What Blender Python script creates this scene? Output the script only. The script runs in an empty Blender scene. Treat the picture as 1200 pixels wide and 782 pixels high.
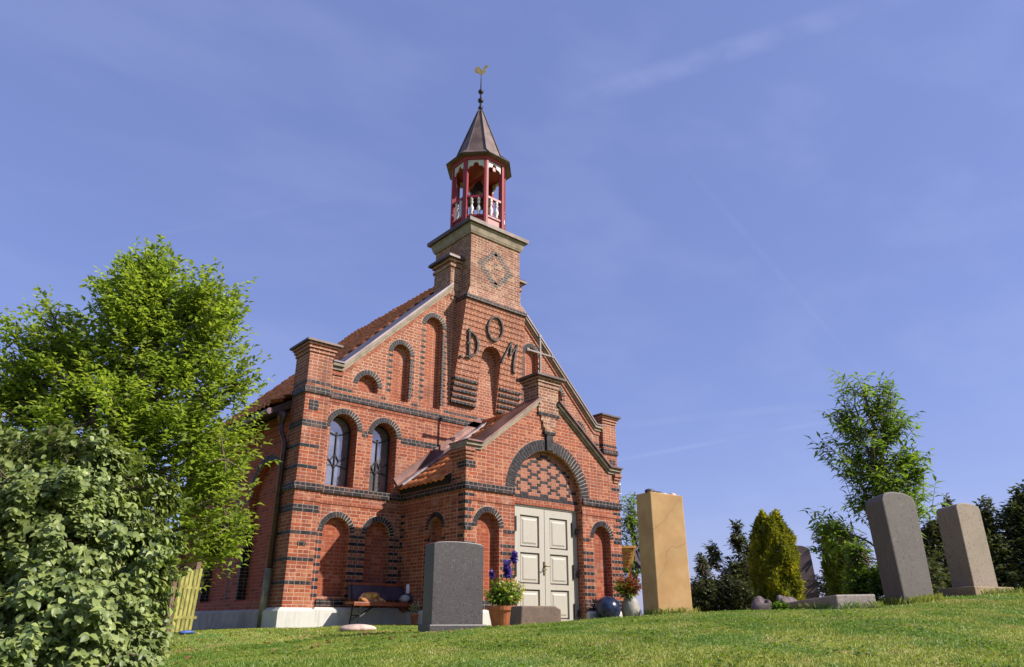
import bpy, bmesh, math, random
import numpy as np
from mathutils import Vector, Matrix
from mathutils.geometry import tessellate_polygon

S = 1.25                      # drawing unit -> metres
R = math.radians
scene = bpy.context.scene
COL = scene.collection

# ------------------------------------------------------------------ camera
YAW, PITCH, F = 0.7093, 0.3825, 840.686
CAM = np.array([-9.3176, -11.7694, -1.1843])
cam = bpy.data.cameras.new('camera')
cam.sensor_width = 36.0
cam.lens = F / 1200 * 36
cam.clip_start = 0.05
cam.clip_end = 3000
camo = bpy.data.objects.new('camera', cam)
COL.objects.link(camo)
camo.location = Vector(CAM) * S
camo.rotation_euler = (R(90) + PITCH, 0, -YAW)
scene.camera = camo
FWD = np.array([math.sin(YAW), math.cos(YAW)])
RGT = np.array([math.cos(YAW), -math.sin(YAW)])

# ------------------------------------------------------------------ world + sun
SUN = Vector((0.66, -1.0, 0.90)).normalized()
elev = math.asin(SUN.z)
azim = math.atan2(SUN.x, SUN.y)
world = bpy.data.worlds.new('World')
scene.world = world
world.use_nodes = True
wn, wl = world.node_tree.nodes, world.node_tree.links
wn.clear()
wout = wn.new('ShaderNodeOutputWorld')
bg = wn.new('ShaderNodeBackground')
bg.inputs['Strength'].default_value = 0.15
sky = wn.new('ShaderNodeTexSky')
sky.sky_type = 'NISHITA'
sky.sun_disc = False
sky.sun_elevation = elev
sky.sun_rotation = azim
sky.air_density = 1.0
sky.dust_density = 0.6
sky.ozone_density = 3.0
SKY_TINT = (0.72, 0.60, 0.70, 1)
SKY_FLAT = (0.79, 1.05, 2.36, 1)
tint = wn.new('ShaderNodeMix'); tint.data_type = 'RGBA'; tint.blend_type = 'MULTIPLY'
tint.inputs['Factor'].default_value = 1.0
wl.new(sky.outputs['Color'], tint.inputs['A'])
tint.inputs['B'].default_value = SKY_TINT
flat = wn.new('ShaderNodeMix'); flat.data_type = 'RGBA'
flat.inputs['Factor'].default_value = 0.60
wl.new(tint.outputs['Result'], flat.inputs['A'])
flat.inputs['B'].default_value = SKY_FLAT
# thin cirrus and old contrails, as directions on the sky
tc = wn.new('ShaderNodeTexCoord')
def wmath(op, a, b=None, c=None):
    n = wn.new('ShaderNodeMath'); n.operation = op
    for i, v in enumerate((a, b, c)):
        if v is None: continue
        if isinstance(v, (int, float)): n.inputs[i].default_value = v
        else: wl.new(v, n.inputs[i])
    return n.outputs[0]
def wdot(vec):
    n = wn.new('ShaderNodeVectorMath'); n.operation = 'DOT_PRODUCT'
    wl.new(tc.outputs['Generated'], n.inputs[0]); n.inputs[1].default_value = vec
    return n.outputs['Value']
def wnoise(scale, stretch, detail=5):
    mp = wn.new('ShaderNodeMapping'); mp.inputs['Scale'].default_value = stretch
    mp.inputs['Rotation'].default_value = (0.3, 0.2, 0.9)
    wl.new(tc.outputs['Generated'], mp.inputs['Vector'])
    n = wn.new('ShaderNodeTexNoise'); n.inputs['Scale'].default_value = scale
    n.inputs['Detail'].default_value = detail
    wl.new(mp.outputs['Vector'], n.inputs['Vector'])
    return n.outputs['Fac']
def ramp(v, lo, hi):
    n = wn.new('ShaderNodeMapRange'); n.interpolation_type = 'SMOOTHSTEP'
    n.inputs['From Min'].default_value = lo; n.inputs['From Max'].default_value = hi
    wl.new(v, n.inputs['Value'])
    return n.outputs['Result']
def streak(d0, d1, width, soft):
    """a trail along the great circle through two directions"""
    a, b = Vector(d0).normalized(), Vector(d1).normalized()
    nrm = a.cross(b).normalized()
    mid = (a + b).normalized(); half = math.cos(a.angle(mid))
    band = ramp(wmath('ABSOLUTE', wdot(nrm)), width, width * soft)
    ext = ramp(wdot(mid), half - 0.02, half + 0.03)
    return wmath('MULTIPLY', band, ext)
STREAKS = [((0.571, 0.510, 0.643), (0.728, 0.190, 0.659), 0.020, 0.15, 0.09), ((0.748, 0.631, 0.206), (0.874, 0.425, 0.235), 0.0045, 0.1, 0.10),
           ((0.738, 0.627, 0.250), (0.877, 0.406, 0.257), 0.008, 0.1, 0.07), ((0.734, 0.441, 0.516), (0.850, 0.386, 0.359), 0.006, 0.1, 0.05), ((0.187, 0.872, 0.452), (0.299, 0.812, 0.502), 0.005, 0.1, 0.04)]
acc = wmath('MULTIPLY', ramp(wnoise(2.2, (1, 3.2, 5)), 0.45, 0.75), 0.05)
nz = ramp(wnoise(9.0, (1, 2, 2)), 0.25, 0.6)
for d0, d1, w_, sf, amt in STREAKS:
    acc = wmath('ADD', acc, wmath('MULTIPLY', wmath('MULTIPLY', streak(d0, d1, w_, sf), nz), amt))
cl = wn.new('ShaderNodeMix'); cl.data_type = 'RGBA'
wl.new(acc, cl.inputs['Factor'])
wl.new(flat.outputs['Result'], cl.inputs['A'])
cl.inputs['B'].default_value = (3.4, 3.6, 4.8, 1)
wl.new(cl.outputs['Result'], bg.inputs['Color'])
wl.new(bg.outputs['Background'], wout.inputs['Surface'])

sl = bpy.data.lights.new('sun', 'SUN')
sl.energy = 4.15
sl.angle = R(0.5)
sl.color = (1.0, 0.93, 0.82)
so = bpy.data.objects.new('sun', sl)
COL.objects.link(so)
so.rotation_euler = SUN.to_track_quat('Z', 'Y').to_euler()

scene.view_settings.view_transform = 'Standard'
scene.view_settings.look = 'None'
scene.view_settings.exposure = 0.90
scene.view_settings.gamma = 1.0
scene.view_settings.use_curve_mapping = False

# ------------------------------------------------------------------ materials
MATS = {}
def newmat(name):
    m = bpy.data.materials.new(name); m.use_nodes = True
    nt = m.node_tree
    b = nt.nodes['Principled BSDF']
    MATS[name] = m
    return m, nt.nodes, nt.links, b
def c4(c): return (c[0], c[1], c[2], 1)
def noise(N, L, vec, scale, detail=4, rough=0.55):
    n = N.new('ShaderNodeTexNoise'); n.inputs['Scale'].default_value = scale
    n.inputs['Detail'].default_value = detail; n.inputs['Roughness'].default_value = rough
    if vec is not None: L.new(vec, n.inputs['Vector'])
    return n.outputs['Fac']
def mrange(N, L, v, a, b, c=0.0, d=1.0, smooth=True):
    n = N.new('ShaderNodeMapRange')
    if smooth: n.interpolation_type = 'SMOOTHSTEP'
    for k, x in (('From Min', a), ('From Max', b), ('To Min', c), ('To Max', d)): n.inputs[k].default_value = x
    L.new(v, n.inputs['Value'])
    return n.outputs['Result']
def mix(N, L, fac, a, b, mode='MIX'):
    n = N.new('ShaderNodeMix'); n.data_type = 'RGBA'; n.blend_type = mode
    if isinstance(fac, (int, float)): n.inputs['Factor'].default_value = fac
    else: L.new(fac, n.inputs['Factor'])
    for k, x in (('A', a), ('B', b)):
        if isinstance(x, (tuple, list)): n.inputs[k].default_value = c4(x)
        else: L.new(x, n.inputs[k])
    return n.outputs['Result']
def bump(N, L, b, h, strength=0.3, dist=0.01):
    n = N.new('ShaderNodeBump'); n.inputs['Strength'].default_value = strength
    n.inputs['Distance'].default_value = dist
    L.new(h, n.inputs['Height']); L.new(n.outputs['Normal'], b.inputs['Normal'])
def plain(name, col, rough=0.6, metal=0.0, var=0.25, scale=6.0, spec=0.4, bmp=0.0, col2=None):
    m, N, L, b = newmat(name)
    t = N.new('ShaderNodeTexCoord')
    f = noise(N, L, t.outputs['Object'], scale, 6)
    lo = tuple(x * (1 - var) for x in col); hi = col2 or tuple(min(1, x * (1 + var)) for x in col)
    c = mix(N, L, mrange(N, L, f, 0.3, 0.7), lo, hi)
    L.new(c, b.inputs['Base Color'])
    b.inputs['Roughness'].default_value = rough; b.inputs['Metallic'].default_value = metal
    b.inputs['Specular IOR Level'].default_value = spec
    if bmp: bump(N, L, b, noise(N, L, t.outputs['Object'], scale * 6, 6), bmp, 0.02)
    return m
BW, BH = 0.235, 0.0765
def worn(name, col, dirt, rough, amt, stretch=(6, 6, .8)):
    m, N, L, b = newmat(name)
    t = N.new('ShaderNodeTexCoord').outputs['Object']
    mp = N.new('ShaderNodeMapping'); mp.inputs['Scale'].default_value = stretch; L.new(t, mp.inputs['Vector'])
    f = noise(N, L, mp.outputs['Vector'], 1.6, 7, .7); g = noise(N, L, t, 9, 6, .7); h = noise(N, L, t, 40, 4, .6)
    c = mix(N, L, mrange(N, L, f, .48, .75, 0, amt), col, dirt)
    c = mix(N, L, mrange(N, L, g, .56, .75, 0, amt * .8), c, tuple(x * .6 for x in dirt))
    c = mix(N, L, mrange(N, L, h, .4, .7, 0, .12), c, tuple(x * .7 for x in col))
    L.new(c, b.inputs['Base Color']); b.inputs['Roughness'].default_value = rough
    bump(N, L, b, f, .12, .006)
    return m
def brick(name, cA, cB, mortar, ms=0.010, cC=None, cCamt=0.25, pale=0.25, soot=0.3, rough=0.85, msmooth=0.1, spec=.25, upper=None):
    m, N, L, b = newmat(name)
    uv = N.new('ShaderNodeUVMap').outputs['UV']
    def btex(a, c, mo, vec=uv, bias=0.0):
        n = N.new('ShaderNodeTexBrick')
        n.offset = 0.5; n.squash = 0.52; n.squash_frequency = 2; n.inputs['Scale'].default_value = 1.0
        n.inputs['Brick Width'].default_value = BW; n.inputs['Row Height'].default_value = BH
        n.inputs['Mortar Size'].default_value = ms; n.inputs['Mortar Smooth'].default_value = msmooth
        n.inputs['Bias'].default_value = bias
        L.new(vec, n.inputs['Vector'])
        n.inputs['Color1'].default_value = c4(a); n.inputs['Color2'].default_value = c4(c); n.inputs['Mortar'].default_value = c4(mo)
        return n
    # wobble the courses a little: hand-laid joints
    nz = N.new('ShaderNodeTexNoise'); nz.inputs['Scale'].default_value = 7.0; L.new(uv, nz.inputs['Vector'])
    vm = N.new('ShaderNodeVectorMath'); vm.operation = 'MULTIPLY_ADD'
    L.new(nz.outputs['Color'], vm.inputs[0]); vm.inputs[1].default_value = (0.014, 0.010, 0); L.new(uv, vm.inputs[2])
    w = vm.outputs['Vector']
    bt = btex(cA, cB, mortar, w)
    rnd = btex((0, 0, 0), (1, 1, 1), (0.5, 0.5, 0.5), w)
    col = bt.outputs['Color']
    fac = bt.outputs['Fac']
    sub = N.new('ShaderNodeMath'); sub.operation = 'SUBTRACT'; sub.inputs[0].default_value = 1.0; L.new(fac, sub.inputs[1])
    body = sub.outputs[0]
    def mul(a, c):
        n = N.new('ShaderNodeMath'); n.operation = 'MULTIPLY'
        for i, x in enumerate((a, c)):
            if isinstance(x, (int, float)): n.inputs[i].default_value = x
            else: L.new(x, n.inputs[i])
        return n.outputs[0]
    if cC:
        sh = N.new('ShaderNodeVectorMath'); sh.operation = 'ADD'; L.new(w, sh.inputs[0]); sh.inputs[1].default_value = (BW * 17, BH * 22, 0)
        r2 = btex((0, 0, 0), (1, 1, 1), (0, 0, 0), sh.outputs['Vector'])
        k = mrange(N, L, r2.outputs['Color'], 1 - cCamt - .03, 1 - cCamt + .03)
        col = mix(N, L, mul(k, body), col, cC)
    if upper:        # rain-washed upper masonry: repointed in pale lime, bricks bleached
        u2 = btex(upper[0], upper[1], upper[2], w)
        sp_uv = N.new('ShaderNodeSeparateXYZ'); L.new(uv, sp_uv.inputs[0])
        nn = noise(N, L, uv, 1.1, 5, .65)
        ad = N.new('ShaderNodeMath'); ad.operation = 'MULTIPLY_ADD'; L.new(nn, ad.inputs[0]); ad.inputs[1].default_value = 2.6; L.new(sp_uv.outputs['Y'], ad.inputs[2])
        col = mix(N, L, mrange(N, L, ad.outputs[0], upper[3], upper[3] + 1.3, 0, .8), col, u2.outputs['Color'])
    # fine mottling in each brick
    f1 = noise(N, L, uv, 28, 5, 0.65)
    col = mix(N, L, mul(mrange(N, L, f1, 0.35, 0.75), 0.45), col, tuple(x * 0.55 for x in cA))
    f5 = noise(N, L, uv, 3.2, 5, 0.65)
    col = mix(N, L, mul(mrange(N, L, f5, 0.48, 0.70), 0.42), col, (0.235, 0.105, 0.078))
    # mortar smears / efflorescence patches
    f2 = noise(N, L, uv, 1.7, 6, 0.7)
    col = mix(N, L, mul(mrange(N, L, f2, 0.55, 0.72), pale), col, (0.52, 0.36, 0.28))
    f3 = noise(N, L, uv, 0.9, 5, 0.6)
    sx = N.new('ShaderNodeMapping'); sx.inputs['Scale'].default_value = (2.4, 0.35, 1); L.new(uv, sx.inputs['Vector'])
    f4 = noise(N, L, sx.outputs['Vector'], 1.3, 5, 0.6)
    col = mix(N, L, mul(mrange(N, L, f3, 0.5, 0.75), soot), col, (0.10, 0.045, 0.035))
    col = mix(N, L, mul(mrange(N, L, f4, 0.50, 0.74), soot * 1.1), col, (0.09, 0.05, 0.04))
    L.new(col, b.inputs['Base Color'])
    b.inputs['Roughness'].default_value = rough
    b.inputs['Specular IOR Level'].default_value = spec
    hgt = N.new('ShaderNodeMath'); hgt.operation = 'MULTIPLY_ADD'
    L.new(f1, hgt.inputs[0]); hgt.inputs[1].default_value = 0.35; L.new(body, hgt.inputs[2])
    bump(N, L, b, hgt.outputs[0], 0.55, 0.008)
    return m
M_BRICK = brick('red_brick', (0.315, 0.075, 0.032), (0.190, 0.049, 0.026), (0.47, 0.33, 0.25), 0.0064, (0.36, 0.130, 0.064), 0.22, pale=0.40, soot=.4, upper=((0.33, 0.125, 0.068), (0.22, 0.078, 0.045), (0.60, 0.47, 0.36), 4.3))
M_BRICK2 = brick('weathered_brick', (0.26, 0.098, 0.056), (0.165, 0.068, 0.043), (0.50, 0.40, 0.31), 0.0078, (0.33, 0.190, 0.120), 0.30, pale=0.5, soot=.45)
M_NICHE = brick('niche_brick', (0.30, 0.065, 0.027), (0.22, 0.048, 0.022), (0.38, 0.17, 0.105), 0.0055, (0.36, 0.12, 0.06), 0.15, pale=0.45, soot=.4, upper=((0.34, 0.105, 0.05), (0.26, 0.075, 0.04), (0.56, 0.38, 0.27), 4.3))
M_SIDE = brick('side_brick', (0.40, 0.080, 0.040), (0.29, 0.060, 0.034), (0.36, 0.18, 0.13), 0.0065, (0.15, 0.040, 0.028), 0.2, pale=0.2, soot=.2)
M_DARK = brick('dark_glazed_brick', (0.008, 0.009, 0.014), (0.017, 0.016, 0.022), (0.28, 0.225, 0.19), 0.0055, (0.034, 0.027, 0.029), 0.18, pale=0.10, soot=0.0, rough=0.55, spec=.15)
M_VOUS = plain('dark_voussoir_brick', (0.014, 0.014, 0.020), 0.5, var=0.6, scale=14, bmp=.2, spec=.2, col2=(0.045, 0.036, 0.040))
M_MORTAR = plain('lime_mortar', (0.40, 0.33, 0.275), 0.95, var=0.2, scale=20)
M_GREYB = brick('grey_diaper_brick', (0.085, 0.072, 0.068), (0.055, 0.05, 0.05), (0.34, 0.28, 0.235), 0.009, pale=0.3)
M_REDPLAIN = brick('smooth_red_brick', (0.29, 0.078, 0.040), (0.21, 0.058, 0.032), (0.44, 0.24, 0.17), 0.005, (0.34, 0.13, 0.08), 0.2, pale=0.4, soot=.35)
M_WHITE = worn('white_plinth_paint', (0.49, 0.475, 0.445), (0.24, 0.235, 0.17), 0.75, .55)
M_KHAKI = plain('khaki_stone_moulding', (0.225, 0.18, 0.13), 0.75, var=0.25, scale=5, bmp=.1)
M_CAP = plain('dark_sheet_metal', (0.085, 0.062, 0.055), 0.5, 0.3, var=0.3, scale=3)
M_COPPER = plain('brown_copper_sheet', (0.17, 0.095, 0.085), 0.42, 0.55, var=0.3, scale=2.5)
M_SPIRE = plain('spire_copper', (0.125, 0.085, 0.078), 0.6, 0.2, var=0.35, scale=3)
M_ZINC = plain('weathered_zinc_sheet', (0.17, 0.135, 0.15), 0.55, 0.3, var=0.25, scale=2)
M_LEAD = plain('lead_flashing', (0.24, 0.24, 0.28), 0.4, 0.6, var=0.3, scale=8)
M_TILE = plain('terracotta_tile', (0.56, 0.165, 0.055), 0.75, var=0.4, scale=5.5, bmp=.1, col2=(0.70, 0.25, 0.09))
M_DOOR = worn('beige_door_paint', (0.375, 0.345, 0.295), (0.27, 0.235, 0.185), 0.5, .4, (14, 14, 1.0))
M_DOORLN = plain('door_groove_dark', (0.18, 0.15, 0.135), 0.6, var=0.1)  # darker tone than the leaf, behind and around each door panel
M_IRON = plain('black_iron', (0.022, 0.021, 0.024), 0.5, 0.4, var=0.3)
M_LETTER = plain('weathered_iron_letter', (0.085, 0.075, 0.072), 0.7, 0.1, var=0.5, scale=12)
M_GOLD = plain('gilded_metal', (0.50, 0.36, 0.13), 0.35, 0.7, var=0.35, scale=20)
M_REDP = worn('red_timber_paint', (0.235, 0.018, 0.022), (0.15, 0.03, 0.028), 0.5, .5)
M_WHTP = plain('white_timber_paint', (0.52, 0.515, 0.51), 0.5, var=0.06, scale=6)
M_BELL = plain('bronze_bell', (0.07, 0.055, 0.035), 0.4, 0.8, var=0.3)
M_LIGHT = plain('grey_galvanised_metal', (0.55, 0.55, 0.56), 0.45, 0.3, var=0.12)
M_PIPE = plain('copper_downpipe', (0.085, 0.048, 0.055), 0.4, 0.5, var=0.3, scale=4)
M_ZPIPE = plain('grey_pipe_sleeve', (0.21, 0.20, 0.13), 0.6, 0.2, var=0.4, scale=4)
M_BLACKIN = plain('dark_interior', (0.01, 0.01, 0.01), 0.9, var=0.1)
m, N_, L_, b_ = newmat('window_glass')
M_GLASS = m
t_ = N_.new('ShaderNodeTexCoord')
L_.new(mix(N_, L_, mrange(N_, L_, noise(N_, L_, t_.outputs['Object'], 1.5), .4, .6), (0.25, 0.26, 0.28), (0.36, 0.36, 0.37)), b_.inputs['Base Color'])
b_.inputs['Roughness'].default_value = 0.06; b_.inputs['Metallic'].default_value = 0.75
bump(N_, L_, b_, noise(N_, L_, t_.outputs['Object'], 3.5), 0.12, 0.02)

def granite(name, col, speck, amt=0.5, scale=70, rough=0.35, lichen=None, lich=0.0):
    m, N, L, b = newmat(name)
    t = N.new('ShaderNodeTexCoord').outputs['Object']
    f = noise(N, L, t, scale, 3, 0.7); g = noise(N, L, t, scale * .35, 3, 0.6); h = noise(N, L, t, 3.5, 6, 0.65)
    c = mix(N, L, mrange(N, L, f, 0.52, 0.66), col, speck)
    c = mix(N, L, mrange(N, L, g, 0.55, 0.72), c, tuple(x * .45 for x in col))
    c = mix(N, L, mrange(N, L, h, 0.4, 0.75, 0, .45), c, tuple(x * .6 for x in col))
    if lichen:
        k = noise(N, L, t, 11, 6, 0.7)
        c = mix(N, L, mrange(N, L, k, 0.55, 0.7, 0, lich), c, lichen)
    L.new(c, b.inputs['Base Color']); b.inputs['Roughness'].default_value = rough
    bump(N, L, b, f, 0.15, 0.003)
    return m
M_GRAN = granite('dark_grey_granite', (0.042, 0.036, 0.037), (0.115, 0.10, 0.10), rough=0.45)
M_GRAN2 = granite('grey_granite', (0.086, 0.072, 0.065), (0.125, 0.105, 0.098), rough=0.75, lichen=(0.15, 0.13, 0.095), lich=.6)
M_GRAN3 = granite('pale_grey_granite', (0.215, 0.17, 0.125), (0.29, 0.235, 0.185), rough=0.75, lichen=(0.22, 0.15, 0.07), lich=.6)
M_KERB = granite('pink_grey_granite', (0.20, 0.165, 0.15), (0.44, 0.36, 0.32), rough=0.7, scale=75)
M_RUST = granite('rust_stained_stone', (0.15, 0.10, 0.075), (0.28, 0.20, 0.15), rough=0.75, lichen=(0.30, 0.15, 0.06), lich=.7, scale=90)
M_RUSTB = granite('rusty_base_stone', (0.24, 0.165, 0.095), (0.30, 0.24, 0.17), rough=0.8, lichen=(0.34, 0.19, 0.07), lich=.7)
M_OLDST = granite('old_violet_stone', (0.07, 0.045, 0.055), (0.13, 0.09, 0.10), rough=0.8)
M_ROCK = plain('rough_violet_rock', (0.13, 0.10, 0.105), 0.85, var=0.5, scale=9, bmp=.6)
M_PINKST = plain('pale_pink_stone', (0.50, 0.36, 0.31), 0.8, var=0.3, scale=6, bmp=.3)
m, N_, L_, b_ = newmat('golden_sandstone')
M_SAND = m
t_ = N_.new('ShaderNodeTexCoord').outputs['Object']
dt = N_.new('ShaderNodeVectorMath'); dt.operation = 'DOT_PRODUCT'; L_.new(t_, dt.inputs[0]); dt.inputs[1].default_value = (-.62, .30, .72)
def sm(op, a, c=None):
    n = N_.new('ShaderNodeMath'); n.operation = op
    for i, x in enumerate((a, c)):
        if x is None: continue
        if isinstance(x, (int, float)): n.inputs[i].default_value = x
        else: L_.new(x, n.inputs[i])
    return n.outputs[0]
vv_ = sm('ADD', sm('MULTIPLY', dt.outputs['Value'], 2.05), sm('MULTIPLY', noise(N_, L_, t_, 1.6, 3, .5), 1.5))
vein = sm('ABSOLUTE', sm('SUBTRACT', sm('FRACT', vv_), .5))
cc = mix(N_, L_, mrange(N_, L_, noise(N_, L_, t_, 4, 5), .3, .7), (0.44, 0.245, 0.095), (0.52, 0.325, 0.14))
cc = mix(N_, L_, mrange(N_, L_, vein, 0.0, 0.5, .32, 0), cc, (0.30, 0.165, 0.065))
cc = mix(N_, L_, mrange(N_, L_, vein, 0.0, 0.03, .55, 0), cc, (0.30, 0.16, 0.06))
cc = mix(N_, L_, mrange(N_, L_, noise(N_, L_, t_, 120, 3), .5, .7, 0, .25), cc, (0.32, 0.19, 0.08))
L_.new(cc, b_.inputs['Base Color']); b_.inputs['Roughness'].default_value = 0.8
bump(N_, L_, b_, noise(N_, L_, t_, 150, 3), .15, .003)

def leafmat(name, a, b2, rough=0.5, trans=0.35, spec=0.4, yellow=None):
    m, N, L, b = newmat(name)
    g = N.new('ShaderNodeNewGeometry')
    t = N.new('ShaderNodeTexCoord')
    c = mix(N, L, g.outputs['Random Per Island'], a, b2)
    big = noise(N, L, t.outputs['Object'], 1.3, 3)
    c = mix(N, L, mrange(N, L, big, 0.35, 0.7, 0, .55), c, tuple(x * .62 for x in a))
    if yellow:
        k = noise(N, L, t.outputs['Object'], 2.2, 3)
        c = mix(N, L, mrange(N, L, k, 0.5, 0.68, 0, .8), c, yellow)
    L.new(c, b.inputs['Base Color'])
    b.inputs['Roughness'].default_value = rough
    b.inputs['Specular IOR Level'].default_value = spec
    tr = N.new('ShaderNodeBsdfTranslucent')
    br = N.new('ShaderNodeMix'); br.data_type = 'RGBA'; br.blend_type = 'MULTIPLY'; br.inputs['Factor'].default_value = 1
    L.new(c, br.inputs['A']); br.inputs['B'].default_value = (1.5, 1.55, 0.7, 1)
    L.new(br.outputs['Result'], tr.inputs['Color'])
    ms = N.new('ShaderNodeMixShader'); ms.inputs['Fac'].default_value = trans
    out = N['Material Output']
    L.new(b.outputs['BSDF'], ms.inputs[1]); L.new(tr.outputs['BSDF'], ms.inputs[2]); L.new(ms.outputs['Shader'], out.inputs['Surface'])
    return m
M_LEAF_ASH = leafmat('bright_tree_leaf', (0.33, 0.40, 0.07), (0.14, 0.21, 0.042), trans=.55)
M_LEAF_BUSH = leafmat('broad_bush_leaf', (0.33, 0.39, 0.125), (0.040, 0.078, 0.022), rough=0.45, trans=.28, spec=.4)
M_LEAF_WIL = leafmat('willow_like_leaf', (0.22, 0.31, 0.05), (0.095, 0.17, 0.034), trans=.5)
M_LEAF_DK = leafmat('dark_shrub_leaf', (0.13, 0.15, 0.062), (0.065, 0.07, 0.044), rough=.4, trans=.2)
M_LEAF_GD = leafmat('golden_thuja_leaf', (0.29, 0.285, 0.032), (0.14, 0.165, 0.022), trans=.3, yellow=(0.52, 0.46, 0.035))
M_LEAF_GN = leafmat('green_thuja_leaf', (0.20, 0.23, 0.03), (0.09, 0.12, 0.02), trans=.25)
M_LEAF_LM = leafmat('lime_shrub_leaf', (0.17, 0.26, 0.035), (0.075, 0.14, 0.025), trans=.4)
M_BARK = plain('tree_bark', (0.10, 0.075, 0.05), 0.9, var=.4, scale=10, bmp=.5)
M_YEL = leafmat('yellow_petal', (0.75, 0.62, 0.10), (0.70, 0.66, 0.38), trans=.3)
M_BLU = leafmat('blue_petal', (0.06, 0.04, 0.42), (0.10, 0.05, 0.30), trans=.3)
M_REDF = leafmat('red_foliage', (0.28, 0.045, 0.02), (0.16, 0.06, 0.02), trans=.3)
M_PALEF = leafmat('pale_flower', (0.55, 0.50, 0.38), (0.40, 0.42, 0.25), trans=.3)
m, N_, L_, b_ = newmat('grass_blade'); M_GRASS = m
g_ = N_.new('ShaderNodeNewGeometry'); t_ = N_.new('ShaderNodeTexCoord')
def lawncol(N, L, pos):
    f = noise(N, L, pos, 0.8, 6, .65); g = noise(N, L, pos, 1.9, 6, .65); h = noise(N, L, pos, 7.0, 4, .6); k = noise(N, L, pos, 1.1, 4, .55)
    c = mix(N, L, mrange(N, L, f, .36, .62), (0.155, 0.245, 0.024), (0.32, 0.345, 0.05))
    c = mix(N, L, mrange(N, L, g, .50, .67, 0, .8), c, (0.44, 0.36, 0.12))
    c = mix(N, L, mrange(N, L, k, .56, .66, 0, .7), c, (0.10, 0.22, 0.020))
    c = mix(N, L, mrange(N, L, h, .52, .72, 0, .5), c, (0.115, 0.19, 0.022))
    return c
cc = lawncol(N_, L_, t_.outputs['Object'])
cc = mix(N_, L_, mrange(N_, L_, g_.outputs['Random Per Island'], 0, 1, 0, .45), cc, (0.15, 0.25, 0.022))
L_.new(cc, b_.inputs['Base Color']); b_.inputs['Roughness'].default_value = .5
tr = N_.new('ShaderNodeBsdfTranslucent'); L_.new(cc, tr.inputs['Color'])
ms_ = N_.new('ShaderNodeMixShader'); ms_.inputs['Fac'].default_value = .35
L_.new(b_.outputs['BSDF'], ms_.inputs[1]); L_.new(tr.outputs['BSDF'], ms_.inputs[2]); L_.new(ms_.outputs['Shader'], N_['Material Output'].inputs['Surface'])
m, N_, L_, b_ = newmat('lawn_ground'); M_LAWN = m
t_ = N_.new('ShaderNodeTexCoord')
cc = lawncol(N_, L_, t_.outputs['Object'])
cc = mix(N_, L_, mrange(N_, L_, noise(N_, L_, t_.outputs['Object'], 40, 4), .4, .7, 0, .6), cc, (0.07, 0.075, 0.025))
L_.new(cc, b_.inputs['Base Color']); b_.inputs['Roughness'].default_value = .9
bump(N_, L_, b_, noise(N_, L_, t_.outputs['Object'], 60, 4), .8, .03)
M_TERRA = plain('terracotta_pot', (0.42, 0.13, 0.055), 0.75, var=.2, scale=6)
M_BLUEG = plain('dark_blue_glaze', (0.012, 0.020, 0.055), 0.25, var=.5, scale=9)
M_PALEG = plain('pale_stoneware', (0.27, 0.255, 0.22), 0.6, var=.2, scale=7)
M_WOODB = plain('reddish_bench_wood', (0.22, 0.055, 0.022), 0.45, var=.25, scale=5)
M_WOODV = plain('dark_violet_board', (0.055, 0.035, 0.055), 0.5, var=.3, scale=5)
M_WOODY = plain('honey_wood', (0.50, 0.27, 0.07), 0.6, var=.2, scale=6)
M_FENCE = plain('algae_yellow_wood', (0.27, 0.25, 0.07), 0.8, var=.35, scale=7)
M_POST = plain('grey_brown_post', (0.16, 0.095, 0.07), 0.85, var=.3, scale=7)
M_CLOTHW = plain('white_cloth', (0.72, 0.70, 0.72), 0.8, var=.06)
M_CLOTHK = plain('dark_cloth', (0.04, 0.035, 0.06), 0.85, var=.2)
M_CLOTHP = plain('grey_cloth', (0.36, 0.33, 0.33), 0.85, var=.2)
M_BLUEPL = plain('blue_plastic', (0.05, 0.10, 0.36), 0.5, var=.2)
m, N_, L_, b_ = newmat('orange_patterned_cloth'); M_CLOTHO = m
t_ = N_.new('ShaderNodeTexCoord').outputs['Object']
vo = N_.new('ShaderNodeTexVoronoi'); vo.inputs['Scale'].default_value = 9; L_.new(t_, vo.inputs['Vector'])
cc = mix(N_, L_, mrange(N_, L_, vo.outputs['Distance'], .25, .5), (0.50, 0.34, 0.14), (0.34, 0.13, 0.045))
L_.new(cc, b_.inputs['Base Color']); b_.inputs['Roughness'].default_value = .85

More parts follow.
